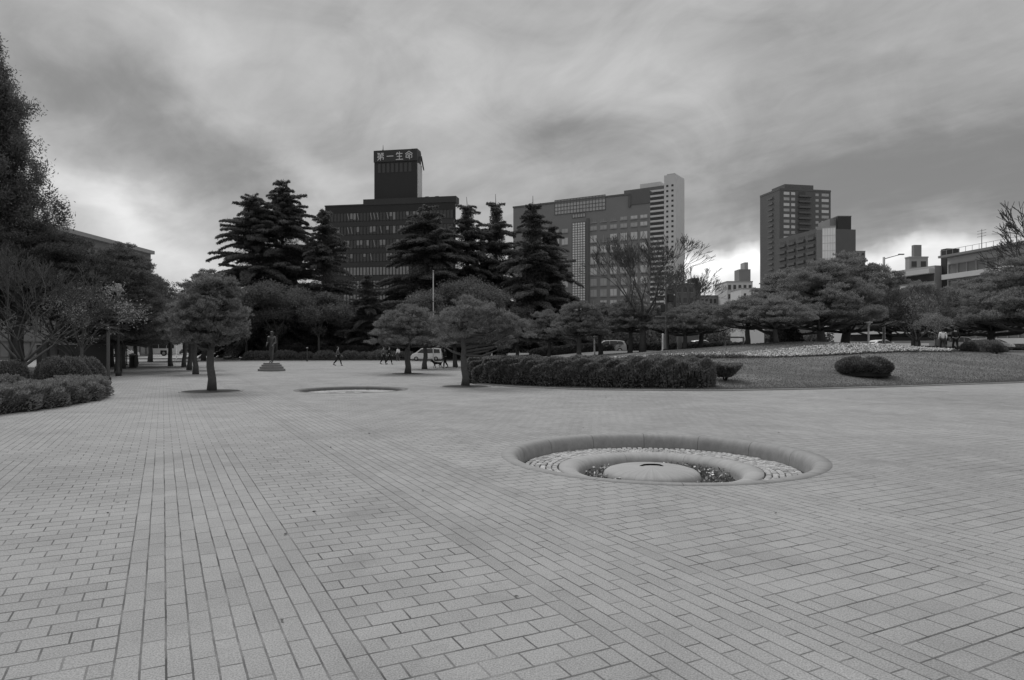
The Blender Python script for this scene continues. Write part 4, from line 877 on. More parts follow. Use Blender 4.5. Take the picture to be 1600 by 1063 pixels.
small_block('pale_house_block', 'pale small block of flats with a water tank, left of the dark high-rise', 1136, 1176, 230, 441, 14, 'pale', 5, 5, [(.55, 1.0, 4.2, 'midwall'), (.78, .92, 6.6, 'metal')])
small_block('pale_house_block', 'brightest white low block just below the dark high-rise', 1158, 1194, 205, 452, 10, 'white', 3, 3, None, win=(.3, .4))
small_block('low_block', 'long low grey block with a flat roof in the gap right of the bare trees', 1088, 1140, 240, 463, 16, 'midwall', 4, 8, None)
small_block('brick_block', 'dark brick block half hidden by the leafless tree', 1056, 1095, 200, 444, 14, 'midwall2', 6, 4, [(.7, 1., 1.6, 'darkpanel')])
small_block('white_stepped_house', 'white stepped balconied house behind the street light', 1335, 1384, 190, 440, 12, 'pale', 4, 3, [(.1, .5, 1.5, 'metal')], win=(.8, .45))
small_block('distant_block', 'tiny distant block above the large pine', 1336, 1352, 420, 393, 14, 'midwall', 3, 2)
# long block at right, running toward the camera
t, L = block('long_block', 'long pale block with continuous balconies, running off the right edge', (95.0, 149), (100.5, 95), 16, 20.9, 'pale')
rs = np.random.RandomState(12)
for i in range(6):
    z = 20.9 - 3.6 - i * 3.5
    mb = MB(); mb.box(0, L, -1.4, -.003, z - 1.1, z - .05); mb.build('balcony', M['metal'] if i % 2 else M['pale'], t)
    mb = MB(); mb.box(.3, L - .3, -.05, -.004, z, z + 2.1); wn = mb.build('window_band', M['glassgrey'], t); mb = MB()
    for k_ in range(int(L / 2.6)): mb.box(.5 + k_ * 2.6, .7 + k_ * 2.6, -.3, -.053, z, z + 2.1)
    mb.box(.5, L - .5, -.31, -.052, z + 2.1, z + 2.2)
    mb.build('mullions', M['metal'], wn)
mb = MB(); mb.box(-.4, L, -1.9, 16, 20.903, 21.4); mb.build('roof_slab', M['midwall'], t)
mb = MB()
for k_ in range(int(L / 1.8)): mb.box(k_ * 1.8, k_ * 1.8 + .06, -1.7, -1.64, 21.4, 22.4)
mb.box(0, L, -1.705, -1.635, 22.4, 22.47); mb.build('roof_railing', M['metal'], t)
mb = MB()
for k_, (x, h_) in enumerate([(6, 5.), (20, 7.), (33, 8.)]): mb.tube([(x, 3, 21.3), (x, 3, 21.3 + h_)], [.09, .05], 5); [mb.tube([(x - 1.2, 3, 21.3 + h_ * f_), (x + 1.2, 3, 21.3 + h_ * f_)], [.04, .04], 4) for f_ in (.7, .82, .94)]
mb.build('aerials', M['darkmetal'], t)
mb = MB(); mb.box(-2.6, -.8, .5, 3.5, 0, 23.2); mb.build('chimney_stack', M['darkpanel'], t)
t, L = block('rear_long_block', 'lower balconied wing behind the street light, left of the long block', (88, 178), (93.5, 151), 14, 19.6, 'metal')
for i in range(6):
    z = 19.6 - 1.2 - i * 3.3; mb = MB(); mb.box(0, L, -1.5, -.003, z - .5, z + .5); mb.build('balcony', M['pale'], t)
    mb = MB(); mb.box(.2, L - .2, -.05, -.004, z - 2.2, z - .55); mb.build('window_band', M['glass'], t)
small_block('penthouse_block', 'pale boxy block rising above the rear wing, with a smaller box on top', 1421, 1450, 185, 403, 2, 'metal', 1, 2, [(.3, .7, 3.2, 'midwall')])
# left office block seen along its side
t, L = block('left_office_block', 'grey office block at the left, its roofline sloping down behind the trees', (-64, 84), (-64, 121), 18, 18.0, 'midwall')
t.rotation_euler = (0, 0, R(90)); t.location = (-64, 84, 0); 
for i in range(5):
    z = 18.0 - 3.2 - i * 3.6; mb = MB(); mb.box(.5, L - .5, -.06, -.003, z, z + 1.9); wn = mb.build('window_band', M['glassgrey'], t); mb = MB()
    for k_ in range(int(L / 1.9)): mb.box(.9 + k_ * 1.9, 1.15 + k_ * 1.9, -.2, -.063, z, z + 1.9)
    mb.box(.9, L - .9, -.21, -.062, z + 1.9, z + 2.0)
    mb.build('mullions', M['midwall2'], wn)
mb = MB(); mb.box(-.2, L + .2, -.6, 18, 18.003, 18.6); mb.build('parapet', M['metal'], t)

# ------------------------------------------------------------------ vehicles
def wheel(parent, x, y, r, w_=.2):
    mb = MB(); s = 1 if y > 0 else -1
    prof = [(r * .62, -w_ / 2), (r * .93, -w_ / 2), (r, -w_ / 2 + .03), (r, w_ / 2 - .03), (r * .93, w_ / 2), (r * .62, w_ / 2)]
    k = 20; vs = []; 
    for q, z in prof:
        for j in range(k): a = 6.2832 * j / k; vs.append((x + q * math.cos(a), y + z, r + q * math.sin(a)))
    mb.add(vs, [(i * k + j, i * k + (j + 1) % k, (i + 1) * k + (j + 1) % k, (i + 1) * k + j) for i in range(5) for j in range(k)], True)
    ty = mb.build('wheel', M['rubber'], parent); mb = MB(); vs = []
    for q, z in [(.01, .05), (r * .25, .06), (r * .6, .02), (r * .63, 0)]:
        for j in range(k): a = 6.2832 * j / k; vs.append((x + q * math.cos(a), y + s * (w_ / 2 - .03 + z), r + q * math.sin(a)))
    mb.add(vs, [(i * k + j, i * k + (j + 1) % k, (i + 1) * k + (j + 1) % k, (i + 1) * k + j) for i in range(3) for j in range(k)], True); mb.build('rim', M['metal'], ty)
def loft(mb, secs, smooth=True):
    """secs: list of (x, [(y,z)...]) closed cross sections"""
    k = len(secs[0][1]); vs = [(x, y, z) for x, s in secs for y, z in s]; n = len(secs)
    mb.add(vs, [(i * k + j, i * k + (j + 1) % k, (i + 1) * k + (j + 1) % k, (i + 1) * k + j) for i in range(n - 1) for j in range(k)] + [tuple(range(k))[::-1], tuple(range((n - 1) * k, n * k))], smooth)
def car(name, label, px, Y, rz, kind, paint, z=None, group=None):
    L, W = (4.3, 1.7) if kind != 'van' else (4.5, 1.72)
    t = thing(name, label, 'car' if kind != 'van' else 'minivan', (X_(px, Y), Y, hgt(X_(px, Y), Y) if z is None else z), rz, group)
    # top profile (x from rear -L/2 to front L/2): belt height and roof height
    if kind == 'sedan': pr = [(-.5, .55, .55), (-.49, .88, .90), (-.36, .95, 1.0), (-.24, .97, 1.36), (-.08, .97, 1.45), (.08, .96, 1.43), (.24, .95, .99), (.42, .86, .88), (.49, .70, .72), (.5, .50, .50)]
    elif kind == 'hatch': pr = [(-.5, .55, .56), (-.49, .95, 1.0), (-.44, .98, 1.42), (-.3, .98, 1.52), (-.05, .98, 1.54), (.1, .97, 1.48), (.3, .95, 1.02), (.43, .86, .90), (.49, .70, .72), (.5, .50, .50)]
    else: pr = [(-.5, .5, .55), (-.495, 1.0, 1.1), (-.46, 1.08, 1.78), (-.3, 1.08, 1.86), (0, 1.08, 1.88), (.16, 1.06, 1.82), (.34, 1.02, 1.18), (.45, .93, .98), (.495, .72, .75), (.5, .5, .5)]
    bz, tz = {'sedan': (.97, 1.43), 'hatch': (.98, 1.52), 'van': (1.08, 1.86)}[kind]
    def sec(b, r_, sh=1.):
        w_ = W / 2 * sh; top = max(r_, b + .01); n_ = w_ * (1 - .17 * min(1, (top - b) / .4))
        h = [(w_ * .9, .24), (w_, .38), (w_, (b + .38) / 2), (w_ * .985, b), (n_, top - .05), (n_ * .82, top)]
        return h + [(-y, z_) for y, z_ in h[::-1]]
    mb = MB(); loft(mb, [(x * L, sec(b, r_, 1 - 1.6 * max(0, abs(x) - .42) )) for x, b, r_ in pr], False); body = mb.build('body', M[paint], t)
    # side windows, windscreen, rear window set just outside the shell
    if kind == 'sedan': gw = [[(-.30, 1.0), (-.215, 1.30), (-.075, 1.38), (-.075, .99)], [(-.055, .99), (-.055, 1.38), (.07, 1.36), (.20, 1.02)]]; ws = (.085, 1.40, .232, 1.02); rw = (-.235, 1.34, -.345, 1.03)
    elif kind == 'hatch': gw = [[(-.42, 1.05), (-.38, 1.38), (-.27, 1.44), (-.27, 1.03)], [(-.25, 1.03), (-.25, 1.44), (-.05, 1.46), (-.05, 1.02)], [(-.03, 1.02), (-.03, 1.46), (.09, 1.41), (.24, 1.03)]]; ws = (.108, 1.45, .29, 1.06); rw = (-.452, 1.38, -.49, 1.05)
    else: gw = [[(-.44, 1.15), (-.42, 1.66), (-.24, 1.72), (-.24, 1.13)], [(-.22, 1.13), (-.22, 1.72), (.0, 1.74), (.0, 1.12)], [(.02, 1.12), (.02, 1.74), (.15, 1.68), (.29, 1.16)]]; ws = (.172, 1.77, .33, 1.24); rw = (-.468, 1.72, -.497, 1.2)
    for s in (-1, 1):
        for w4 in gw:
            mb = MB(); mb.add([(x * L, s * (W / 2 * (.985 - .155 * max(0, z_ - bz) / (tz - .05 - bz)) + .02), z_) for x, z_ in w4], [(0, 1, 2, 3)]); mb.build('side_window', M['glass'], body)
        mb = MB(); x = L * .478; mb.box(x, x + .07, s * W * .36 - .14, s * W * .36 + .14, .66, .80); mb.build('headlight', M['lamp'], t, .02)
        mb = MB(); x = -L * .5; mb.box(x - .02, x + .05, s * W * .38 - .1, s * W * .38 + .1, .74, .98 if kind != 'van' else 1.2); mb.build('tail_light', M['cardark'], t, .02)
        mb = MB(); mb.box(L * .2, L * .24, s * (W / 2 + .02), s * (W / 2 + .18), .98, 1.12); mb.build('door_mirror', M[paint], t, .03)
    for nm, (x0, z0, x1, z1) in (('windscreen', ws), ('rear_window', rw)):
        mb = MB(); sg_ = 1 if nm == 'windscreen' else -1; mb.add([(x0 * L + .02 * sg_, -.56, z0 + .012), (x0 * L + .02 * sg_, .56, z0 + .012), (x1 * L + .02 * sg_, .68, z1 + .012), (x1 * L + .02 * sg_, -.68, z1 + .012)], [(0, 1, 2, 3)]); mb.build(nm, M['glass'], body)
    for x in (-.31, .32):
        for y in (-W / 2 + .07, W / 2 - .07): wheel(t, x * L, y, .32)
    mb = MB(); mb.box(-L * .47, L * .47, -W * .4, W * .4, .18, .30); mb.build('underbody', M['rubber'], t)
    return t
zc = None
v_ = car('minivan', 'white minivan parked beyond the bushy front pines, facing left', 667, 81, R(180), 'van', 'carwhite', 0.0); v_.scale = (.82,) * 3
car('parked_car', 'white saloon car glimpsed beside the bus at the left', 193, 108, R(20), 'sedan', 'carwhite', .0, 'cars on the street behind the park')
car('parked_car', 'pale silver saloon under the low spreading pine, behind the long hedge', 1096, 84, R(5), 'sedan', 'carwhite', 1.05, 'cars on the street behind the park')
car('parked_car', 'dark hatchback with pale roof line behind the hedge pines', 949, 80, R(180), 'hatch', 'carsilver', .9, 'cars on the street behind the park')
car('parked_car', 'white saloon behind the heavy-trunked pine, beside the T-topped lamp', 1377, 86, R(10), 'sedan', 'carwhite', 1.1, 'cars on the street behind the park')
car('parked_minivan', 'white minivan half hidden by the hedge, just right of the two walkers', 1500, 92, R(0), 'van', 'carwhite', None, 'cars on the street behind the park')
car('parked_car', 'silver saloon showing only its roof between the white minivan and white hatchback', 1528, 92, R(0), 'sedan', 'carsilver', None, 'cars on the street behind the park')
car('parked_car', 'white hatchback in three-quarter view near the right edge', 1554, 92, R(-50), 'hatch', 'carwhite', None, 'cars on the street behind the park')
def bus():
    Y = 122; t = thing('city_bus', 'pale city bus seen side-on beyond the left tree row', 'bus', (X_(236, Y), Y, 0), R(180)); L, W, H = 10.2, 2.4, 3.0
    mb = MB(); mb.box(-L / 2, L / 2, -W / 2, W / 2, .32, H); body = mb.build('body', M['carwhite'], t, .12)
    mb = MB(); mb.box(-L / 2 + .5, L / 2 - .6, -1.0, 1.0, H + .0, H + .18); mb.build('roof_unit', M['pale'], t, .04)
    for s in (-1, 1):
        y0, y1 = (W / 2 + .003, W / 2 + .02) if s > 0 else (-W / 2 - .02, -W / 2 - .003)
        for i in range(6): mb = MB(); x = -L / 2 + .4 + i * 1.38; mb.box(x, x + 1.3, y0, y1, 1.35, 2.45); mb.build('side_window', M['glass'], body)
        mb = MB(); mb.box(L / 2 - 1.4, L / 2 - .45, y0, y1, .45, 2.5); mb.build('door', M['glass'], t)
        for x in (-L * .28, L * .27):
            wheel(t, x, s * (W / 2 - .12), .47, .28); mb = MB(); mb.lathe([(.6, 0), (.6, .02)], 18) if False else mb.box(x - .56, x + .56, y0 - .001, y1 - .008, .322, 1.0); mb.build('wheel_arch', M['rubber'], t)
    mb = MB(); mb.box(L / 2 + .003, L / 2 + .03, -1.05, 1.05, 1.1, 2.5); mb.build('windscreen', M['glass'], t)
    for y in (-.85, .85): mb = MB(); mb.box(L / 2 + .003, L / 2 + .04, y - .15, y + .15, .6, .8); mb.build('headlight', M['lamp'], t)
bus()

# ------------------------------------------------------------------ street furniture
def street_lamp():
    Y = 40.; t = thing('street_lamp', 'tall dark street lamp with a cone-shaped cap at the left', 'street lamp', (X_(185, Y) , Y, 0))
    top = Z_(443, Y); mb = MB(); mb.lathe([(.16, 0), (.16, .25), (.09, .32), (.075, 1.2), (.055, top - 1.1), (.055, top - .8)], 12, close=True); mb.build('post', M['darkmetal'], t)
    mb = MB(); mb.lathe([(.08, top - .8), (.13, top - .5), (.1, top - .44)], 12, close=True); mb.build('lamp_glass', M['lamp'], t)
    mb = MB(); mb.lathe([(.36, top - .52), (.35, top - .48), (.07, top - .04), (.01, top)], 16, close=True); mb.build('lamp_cap', M['lampcap'], t)
street_lamp()
def simple_post(name, label, cat, px, Y, top, r, mat, extra=None, z=None, group=None):
    x = X_(px, Y); zb = hgt(x, Y) if z is None else z; t = thing(name, label, cat, (x, Y, zb), 0, group); h = top - zb
    mb = MB(); mb.lathe([(r * 1.6, 0), (r * 1.6, .12), (r, .16), (r * .8, h)], 10, close=True); mb.build('post', M[mat], t)
    if extra: extra(t, h)
    return t
simple_post('lamp_column', 'plain dark column standing at the right end of the capped wall', 'column', 169, 35.2, Z_(516, 35.2), .09, 'darkmetal', lambda t, h: (lambda mb: (mb.lathe([(.1, h), (.12, h + .05), (.02, h + .14)], 10, close=True), mb.build('finial', M['darkmetal'], t)))(MB()))
def ttop(t, h):
    mb = MB(); mb.box(-.26, .26, -.18, .18, h - .02, h + .1); mb.build('lamp_head', M['pale'], t, .03); mb = MB(); mb.lathe([(.10, h - .22), (.17, h - .025)], 12, close=True); mb.build('lamp_glass', M['lamp'], t)
simple_post('park_lamp', 'short pale T-topped park lamp behind the right part of the flower bed', 'park lamp', 1357, 56, Z_(505, 56), .085, 'pale', ttop)
def arm(t, h):
    mb = MB(); mb.tube([(0, 0, h - .2), (.5, -.1, h - .05), (1.5, -.3, h + .22)], [.05, .045, .04], 6); mb.build('arm', M['metal'], t)
    mb = MB(); mb.box(1.35, 1.95, -.42, -.2, h + .19, h + .32); mb.build('lamp_head', M['metal'], t, .04)
    mb = MB(); mb.box(-.9, .9, -.06, .06, h - 2.3, h - 2.15); mb.build('cross_arm', M['metal'], t); mb = MB(); mb.lathe([(.26, h - 3.6), (.28, h - 3.5), (.28, h - 2.8), (.2, h - 2.7)], 12, c=(-.42, 0, 0), close=True); mb.build('transformer', M['darkmetal'], t)
simple_post('street_light', 'tall pale street light with one arm, right of the big pine', 'street light', 1381, 72, Z_(402, 72), .15, 'metal', arm)
def upole(t, h):
    mb = MB(); 
    for f_, w_ in ((.97, .9), (.86, 1.4), (.52, 1.9)): mb = MB(); mb.box(-w_ / 2, w_ / 2, -.05, .05, h * f_ - .06, h * f_ + .06); mb.build('cross_arm', M['darkmetal'], t)
    mb = MB(); mb.box(.12, .55, -.2, .2, h * .78, h * .9); mb.build('equipment_box', M['darkmetal'], t, .03); mb = MB(); mb.box(-.4, -.1, -.18, .18, h * .62, h * .74); mb.build('equipment_box', M['darkmetal'], t, .03)
    mb = MB()
    for x in (-.55, -.2, .3, .6): mb.lathe([(.05, h * .86 + .06), (.07, h * .86 + .12), (.03, h * .86 + .2)], 8, c=(x, 0, 0), close=True)
    mb.build('insulators', M['pale'], t)
simple_post('utility_pole', 'dark utility pole with cross arms in front of the leafless tree', 'utility pole', 1041, 53, Z_(450, 53), .14, 'darkmetal', upole)
def capped(t, h): mb = MB(); mb.lathe([(.13, h), (.13, h + .06), (.05, h + .1)], 10, close=True); mb.build('cap', M['metal'], t)
simple_post('white_post', 'plain white post beside the dark utility pole', 'post', 1036, 60.5, Z_(484, 60.5), .10, 'white', capped)
def ball(t, h): mb = MB(); mb.lathe([(.02, h), (.09, h + .04), (.09, h + .12), (.02, h + .17)], 10, close=True); mb.build('ball_finial', M['metal'], t)
simple_post('flag_pole', 'thin pale flag pole rising from the wide cedar', 'flag pole', 677, 80, Z_(425, 80), .07, 'metal', ball)
simple_post('flag_pole', 'short thin white pole behind the left pine row', 'flag pole', 276, 88, Z_(505, 88), .07, 'white', ball)
simple_post('white_post', 'slim white sign post behind the hedge pines, by the dark hatchback', 'post', 929, 62, Z_(527, 62), .07, 'pale', capped)
def gate(t, h):
    mb = MB(); mb.box(-.05, 1.5, -.05, .05, h - .08, h + .04); mb.box(1.4, 1.52, -.05, .05, -.0, h - .081); mb.build('frame_rail', M['metal'], t)
simple_post('frame_goal', 'pale square pipe frame at the left end of the flower bed', 'frame', 1133, 54, Z_(527, 54), .06, 'metal', gate)
for nm, px in (('dark waist-high bollard at the far end of the left pine avenue', 207), ):
    Y = 55; t = thing('bollard', nm, 'bollard', (X_(px, Y), Y, 0)); mb = MB(); mb.lathe([(.3, 0), (.3, .08), (.24, .1), (.24, .98), (.2, 1.06)], 14, close=True); mb.build('body', M['darkmetal'], t)
    mb = MB(); mb.box(.24, .34, -.2, .2, .1, .95); mb.build('side_plate', M['darkmetal'], t); mb = MB(); mb.lathe([(.26, 1.02), (.26, 1.1), (.1, 1.14)], 14, close=True); mb.build('cap', M['metal'], t)
for px, lab in ((198, 'thin dark post left of the bollard'), (480, 'thin low post at the plaza edge between the statue and the lone walker')):
    simple_post('marker_post', lab, 'post', px, 78 if px > 300 else 62, 1.5 if px > 300 else 1.7, .05, 'darkmetal', capped)
# left walls
t = thing('capped_wall', 'dark brick-tiled low wall with a pale coping behind the left shrubs', 'wall', (-38.3, 55, 0)); mb = MB(); mb.box(0, 5.6, 0, .3, 0, 1.85); mb.build('wall', M['darkpanel'], t); mb = MB(); mb.box(-.05, 5.65, -.06, .36, 1.853, 1.94); mb.build('coping', M['metal'], t)
for i, (px, top, lab) in enumerate([(71, 531, 'weathered pale stone marker left of the capped wall'), (84, 522, 'taller pale stone marker touching the capped wall')]):
    Y = 42; t = thing('stone_marker', lab, 'stone marker', (X_(px, Y), Y, 0), .2 * i, 'stone markers by the capped wall'); h = Z_(top, Y) ; mb = MB(); mb.box(-.16, .16, -.12, .12, .25, h); mb.build('shaft', M['granite'], t, .03); mb = MB(); mb.box(-.3, .3, -.25, .25, 0, .25); mb.build('footing', M['granite'], t, .02)
# stair and deck seen under the cedars
def deck():
    Y = 96; t = thing('footbridge_stair', 'pale railed deck with a stair running down to the left, deep under the cedars', 'stairway', (X_(590, Y), Y, 0))
    mb = MB(); mb.box(-2.2, 4.6, 0, 2, 1.9, 2.1); mb.build('deck', M['concrete'], t)
    mb = MB(); mb.box(-2.2, 4.6, -.06, 0, 2.1, 3.0); mb.build('parapet_panel', M['concrete'], t)
    mb = MB()
    for i in range(9): mb.box(-2.3 + i * .8, -2.24 + i * .8, -.12, -.063, 2.1, 3.1)
    mb.box(-2.3, 4.6, -.13, -.01, 3.103, 3.17); mb.build('railing', M['metal'], t)
    mb = MB(); n = 11
    for i in range(n): mb.box(-2.2 - .3 * (i + 1), -2.203 - .3 * i, 0, 1.8, 1.85 - .17 * (i + 1), 1.95 - .17 * (i + 1))
    mb.build('steps', M['concrete'], t); mb = MB(); mb.tube([(-2.2, -.03, 2.95), (-5.5, -.03, 1.05)], [.06, .06], 6); mb.tube([(-2.2, -.03, 2.05), (-5.5, -.03, .15)], [.12, .12], 6); mb.build('handrail', M['metal'], t)
    mb = MB(); [mb.box(x, x + .3, .5, .8, 0, 1.9) for x in (-1.8, 3.8)]; mb.build('columns', M['concrete'], t)
deck()
# soil circles round the plaza pines
for i, (px, Y, r_, lab) in enumerate([(330, 26.3, 1.05, 'round soil bed under the nearest umbrella pine'), (727, 29.5, 1.0, 'round soil bed under the wide open pine by the hedge'), (637, 43, 1.0, 'round soil bed under the bushy pine in front of the minivan')]):
    t = thing('tree_bed', lab, 'tree bed', (X_(px, Y), Y, 0), 0, 'soil beds under the plaza pines'); mb = MB(); mb.lathe([(.01, .05), (r_ * .6, .04), (r_, .012)], 32); mb.build('soil', M['soil'], t)
    mb = MB(); mb.lathe([(r_, .0), (r_ + .002, .02), (r_ + .1, .02), (r_ + .102, .0)], 40); mb.build('kerb_ring', M['stonedark'], t)

# ------------------------------------------------------------------ people, statue, dog
def skin_mesh(name, joints, bones, mat, parent, sub=1, root=0):
    me = D.meshes.new(name); me.from_pydata([j[:3] for j in joints], bones, []); me.materials.append(mat); o = link(D.objects.new(name, me), parent)
    sk = o.modifiers.new('skin', 'SKIN'); me.skin_vertices or me.attributes
    lay = me.skin_vertices[0] if len(me.skin_vertices) else None
    if lay:
        for i, j in enumerate(joints):
            r_ = j[3]; rr = (r_, r_) if not isinstance(r_, tuple) else r_; lay.data[i].radius = rr; lay.data[i].use_root = (i == root)
    sk.use_smooth_shade = True
    if sub: s = o.modifiers.new('subsurf', 'SUBSURF'); s.levels = sub; s.render_levels = sub
    return o
def person(label, x, y, z, face, h=1.68, stride=.25, arms=(.1, -.1), top='black', legs='black', bare=False, name='person', lean=0., metal=None, elbow=.25, bag=None, skirt=False, coat=0.):
    """front is local +Y; stride = half step length"""
    t = thing(name, label, 'person' if metal is None else 'statue', (x, y, z), face); s = h / 1.7; m = (lambda k: M[metal]) if metal else (lambda k: M[k])
    def P(a, b, c, r_): return (a * s, b * s, c * s, r_ * s)
    def side(sg, st, sw):
        hip = (sg * .09, 0, .90); knee = (sg * .095, st * .55 + .05, .49); ank = (sg * .10, st - (.08 if st < 0 else 0), .09 + (.06 if st < 0 else 0)); toe = (sg * .11, st + .14, .035)
        sh = (sg * .185, lean * .4, 1.40); el = (sg * .235, sw * .5 - .03 + lean * .4, 1.12); wr = (sg * .22, sw + elbow * .3 + lean * .4, .90 + elbow * .15); hd = (sg * .215, sw * 1.15 + elbow * .4 + lean * .4, .83 + elbow * .18); return hip, knee, ank, toe, sh, el, wr, hd
    l = side(-1, stride, arms[0]); r = side(1, -stride, arms[1]); lk = lean
    J = [P(0, 0, .93, .115), P(0, lk * .2, 1.15, .105), P(0, lk * .4, 1.36, .115), P(0, lk * .55, 1.47, .055), P(0, lk * .65 + .01, 1.55, .075), P(0, lk * .7 + .01, 1.63, .088), P(0, lk * .7, 1.68, .05)]; B = [(0, 1), (1, 2), (2, 3), (3, 4), (4, 5), (5, 6)]
    J.append(P(0, lk * .7 + .105, 1.585, .016)); B.append((5, 7))               # nose
    for sd in (l, r):
        hip, knee, ank, toe, sh, el, wr, hd = sd; i = len(J); J += [P(*hip, .085), P(*knee, .058), P(*ank, .04), P(*toe, .035), P(*sh, .055), P(*el, .042), P(*wr, .028), P(*hd, .032)]
        B += [(0, i), (i, i + 1), (i + 1, i + 2), (i + 2, i + 3), (2, i + 4), (i + 4, i + 5), (i + 5, i + 6), (i + 6, i + 7)]
        for f_ in range(4): k = len(J); J += [P(hd[0] + (f_ - 1.5) * .004, hd[1] + (f_ - 1.5) * .02, hd[2] - .05, .009), P(hd[0] - .008, hd[1] + (f_ - 1.5) * .021 + .012, hd[2] - .085 - (.008 if f_ in (1, 2) else 0), .008)]; B += [(i + 7, k), (k, k + 1)]
        k = len(J); J += [P(hd[0] - .01, hd[1] + .045, hd[2] - .02, .01)]; B += [(i + 7, k)]
    skin_mesh('body' if not metal else 'figure', J, B, m('skin'), t)
    if not metal or coat:
        up = [P(0, 0, .92 - coat, .135 + coat * .2), P(0, lk * .2, 1.15, .13), P(0, lk * .4, 1.36, .135), P(0, lk * .5, 1.46, .07)]; UB = [(0, 1), (1, 2), (2, 3)]
        for sd in (l, r):
            sh, el, wr = sd[4:7]; i = len(up); up += [P(*sh, .075), P(*el, .06), P(wr[0], wr[1], wr[2] + .02, .045)]; UB += [(2, i), (i, i + 1), (i + 1, i + 2)]
        skin_mesh('jacket', up, UB, m(top), t, root=0)
    if not metal:
        lo = [P(0, 0, .95, .13)]; LB = []
        for sd in (l, r):
            hip, knee, ank, toe = sd[:4]; i = len(lo); lo += [P(*hip, .10), P(*knee, .075), P(ank[0], ank[1], ank[2] + .03, .058)]; LB += [(0, i), (i, i + 1), (i + 1, i + 2)]
        skin_mesh('trousers', lo, LB, m(legs), t)
        for sd in (l, r):
            ank, toe = sd[2:4]; skin_mesh('shoe', [P(ank[0], ank[1] - .05, ank[2] - .03, .045), P(ank[0], ank[1] + .06, ank[2] - .045, .045), P(*toe, .038)], [(0, 1), (1, 2)], m('black'), t)
    hv = MB(); cxh = (0, (lk * .7 - .012) * s, 1.625 * s); hv.lathe([(.002, .105 * s), (.06 * s, .095 * s), (.095 * s, .05 * s), (.102 * s, -.0 * s), (.092 * s, -.05 * s), (.07 * s, -.09 * s)], 14, c=cxh, sy=1.05)
    o = hv.build('hair', m('hair'), t)
    # leave the face free: pull the front of the hair back
    for v in o.data.vertices:
        if v.co.y > cxh[1] + .02 * s and v.co.z < cxh[2] + .045 * s: v.co.y = cxh[1] + .01 * s
    return t

person('lone walker in dark clothes striding across the far plaza, right of the statue', X_(528, 61), 61, 0, R(-80), 1.68, .30, (.22, -.2), 'grey', 'black')
person('left one of two people strolling under the cedars, paler jacket', X_(599, 65), 65, 0, R(-100), 1.66, .2, (.15, -.15), 'grey', 'black')
person('right one of two people strolling under the cedars, all in black', X_(608, 65.5), 65.5, 0, R(-100), 1.66, .24, (.15, -.1), 'black', 'black')
person('person in a white top farther off, left of the bushy front pine', X_(622, 80), 80, 0, R(60), 1.62, .1, (.08, -.08), 'whitecloth', 'grey')
person('person in black walking a dog beside the white minivan', X_(696, 54), 54, 0, R(105), 1.56, .16, (.16, .05), 'black', 'black', lean=.08)
person('walker in a white jacket on the mound path, left of the pair', X_(1473, 50), 50, hgt(X_(1473, 50), 50), R(-15), 1.66, .22, (.12, -.12), 'whitecloth', 'pantsgrey')
person('walker in black on the mound path, right of the pair', X_(1493, 49.5), 49.5, hgt(X_(1493, 49.5), 49.5), R(-5), 1.76, .16, (.1, -.1), 'black', 'black')
def bag():
    x, y = X_(1473, 50), 50; z = hgt(x, y); t = thing('shoulder_bag', 'dark shoulder bag hanging at the side of the white-jacketed walker', 'bag', (x + .30, y, z + .78)); mb = MB(); mb.box(-.06, .06, -.16, .16, 0, .26); mb.build('pouch', M['black'], t, .03); mb = MB(); mb.tube([(0, 0, .26), (-.12, -.14, .5), (-.26, -.16, .62), (-.42, -.08, .68)], [.014] * 4, 5); mb.build('strap', M['black'], t)
bag()
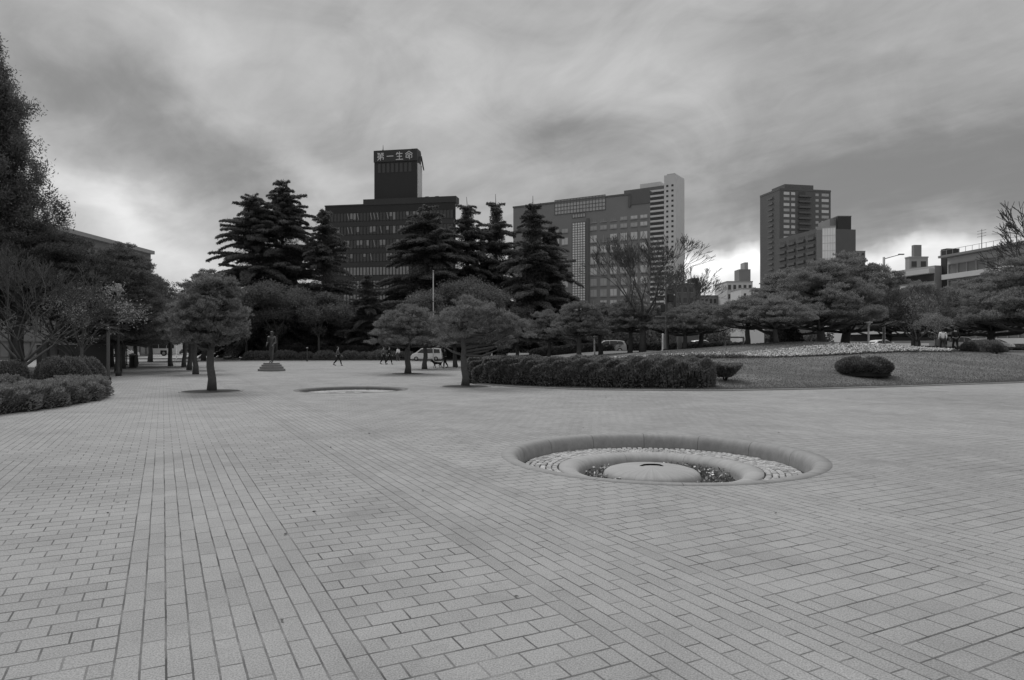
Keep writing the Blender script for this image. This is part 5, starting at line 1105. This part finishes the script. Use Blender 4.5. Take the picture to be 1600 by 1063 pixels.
def dog():
    x, y = X_(683, 53.5), 53.5; t = thing('dog', 'small dark dog walking on the far plaza in front of the white minivan', 'dog', (x, y, 0), R(180)); s = 1.15
    J = [(-.22, 0, .36, .085), (-.05, 0, .36, .08), (.14, 0, .37, .10), (.25, 0, .43, .06), (.33, 0, .52, .065), (.42, 0, .50, .04), (.47, 0, .49, .025)]; B = [(0, 1), (1, 2), (2, 3), (3, 4), (4, 5), (5, 6)]
    for sy in (-1, 1):
        i = len(J); o = .06 * sy; J += [(-.25, sy * .06, .30, .055), (-.17 + o, sy * .065, .21, .035), (-.28 + o, sy * .065, .12, .02), (-.25 + o, sy * .065, .02, .018), (.17, sy * .06, .27, .04), (.16 - o, sy * .06, .16, .024), (.17 - o, sy * .06, .02, .018)]; B += [(0, i), (i, i + 1), (i + 1, i + 2), (i + 2, i + 3), (2, i + 4), (i + 4, i + 5), (i + 5, i + 6)]
        i = len(J); J += [(.31, sy * .045, .60, .018)]; B += [(4, i)]
    i = len(J); J += [(-.33, 0, .42, .02), (-.40, 0, .52, .012)]; B += [(0, i), (i, i + 1)]
    skin_mesh('body', [(a * s, b * s, c * s, r_ * s) for a, b, c, r_ in J], B, M['black'], t)
    l = MB(); l.tube([(.28 * s, 0, .45 * s), (-.1, .1, .55), (-.55, .3, .85)], [.008] * 3, 4); tl = l.build('dog_lead', M['black']); tl.location = (x, y, 0); tl.rotation_euler = (0, 0, R(180)); tag(tl, 'thin lead between the small dark dog and the person in black', 'lead')
dog()
def statue():
    Y = 48.0; x = X_(424.5, Y); t = person('bronze standing figure in a short coat on a round stepped stone plinth', x, Y, 0, R(175), 2.2, .12, (.12, -.05), metal='bronze', name='statue', coat=.12, elbow=.6)
    for ch in t.children: ch.location.z += .56
    mb = MB(); sx_ = .0
    mb.lathe([(.92, 0), (.92, .14), (.90, .16), (.80, .165), (.80, .30), (.78, .32), (.68, .325), (.68, .44), (.66, .46), (.56, .465), (.55, .58), (.01, .59)], 40, smooth=False); mb.build('plinth', M['granite'], t)
statue()

def wood():
    rs = np.random.RandomState(99); n = 260; c = []
    for i in range(n):
        x = rs.uniform(-190, 260); y = 172 + rs.uniform(0, 18) + (40 if x > 40 else 0); r_ = rs.uniform(2, 4); h = rs.uniform(3, 7.5); m = 420
        p = rs.normal(size=(m, 3)) * [r_ * .6, r_ * .6, h * .28] + [x, y, h * .55]; p[:, 2] = np.abs(p[:, 2]); c.append(p)
    tag(link(D.objects.new('distant_wood', quad_mesh('distant_wood', leaves(rs, np.concatenate(c), 1.0, .5), M['leafdark']))), 'dark belt of far trees and shrubs beyond the streets', 'trees', kind='stuff')
wood()

def litter():
    rs = np.random.RandomState(123); c = []
    for (x, y) in list(hs) + list(lh): m = 26; c.append(np.stack([x + rs.normal(size=m) * .9, y - 1.25 + rs.normal(size=m) * .35, np.full(m, .012)], 1))
    m = 60; c.append(np.stack([rs.uniform(-6, 8, m), rs.uniform(3, 24, m), np.full(m, .012)], 1)); c = np.concatenate(c)
    c = c[((c[:, 0] - B1[0]) ** 2 + (c[:, 1] - B1[1]) ** 2 > 7.) & (c[:, 0] > -13)]
    tag(link(D.objects.new('fallen_leaves', quad_mesh('fallen_leaves', leaves(rs, c, .05, .025, None, .12), M['bark']))), 'scattered dry fallen leaves on the paving near the hedges', 'fallen leaves', kind='stuff')
litter()
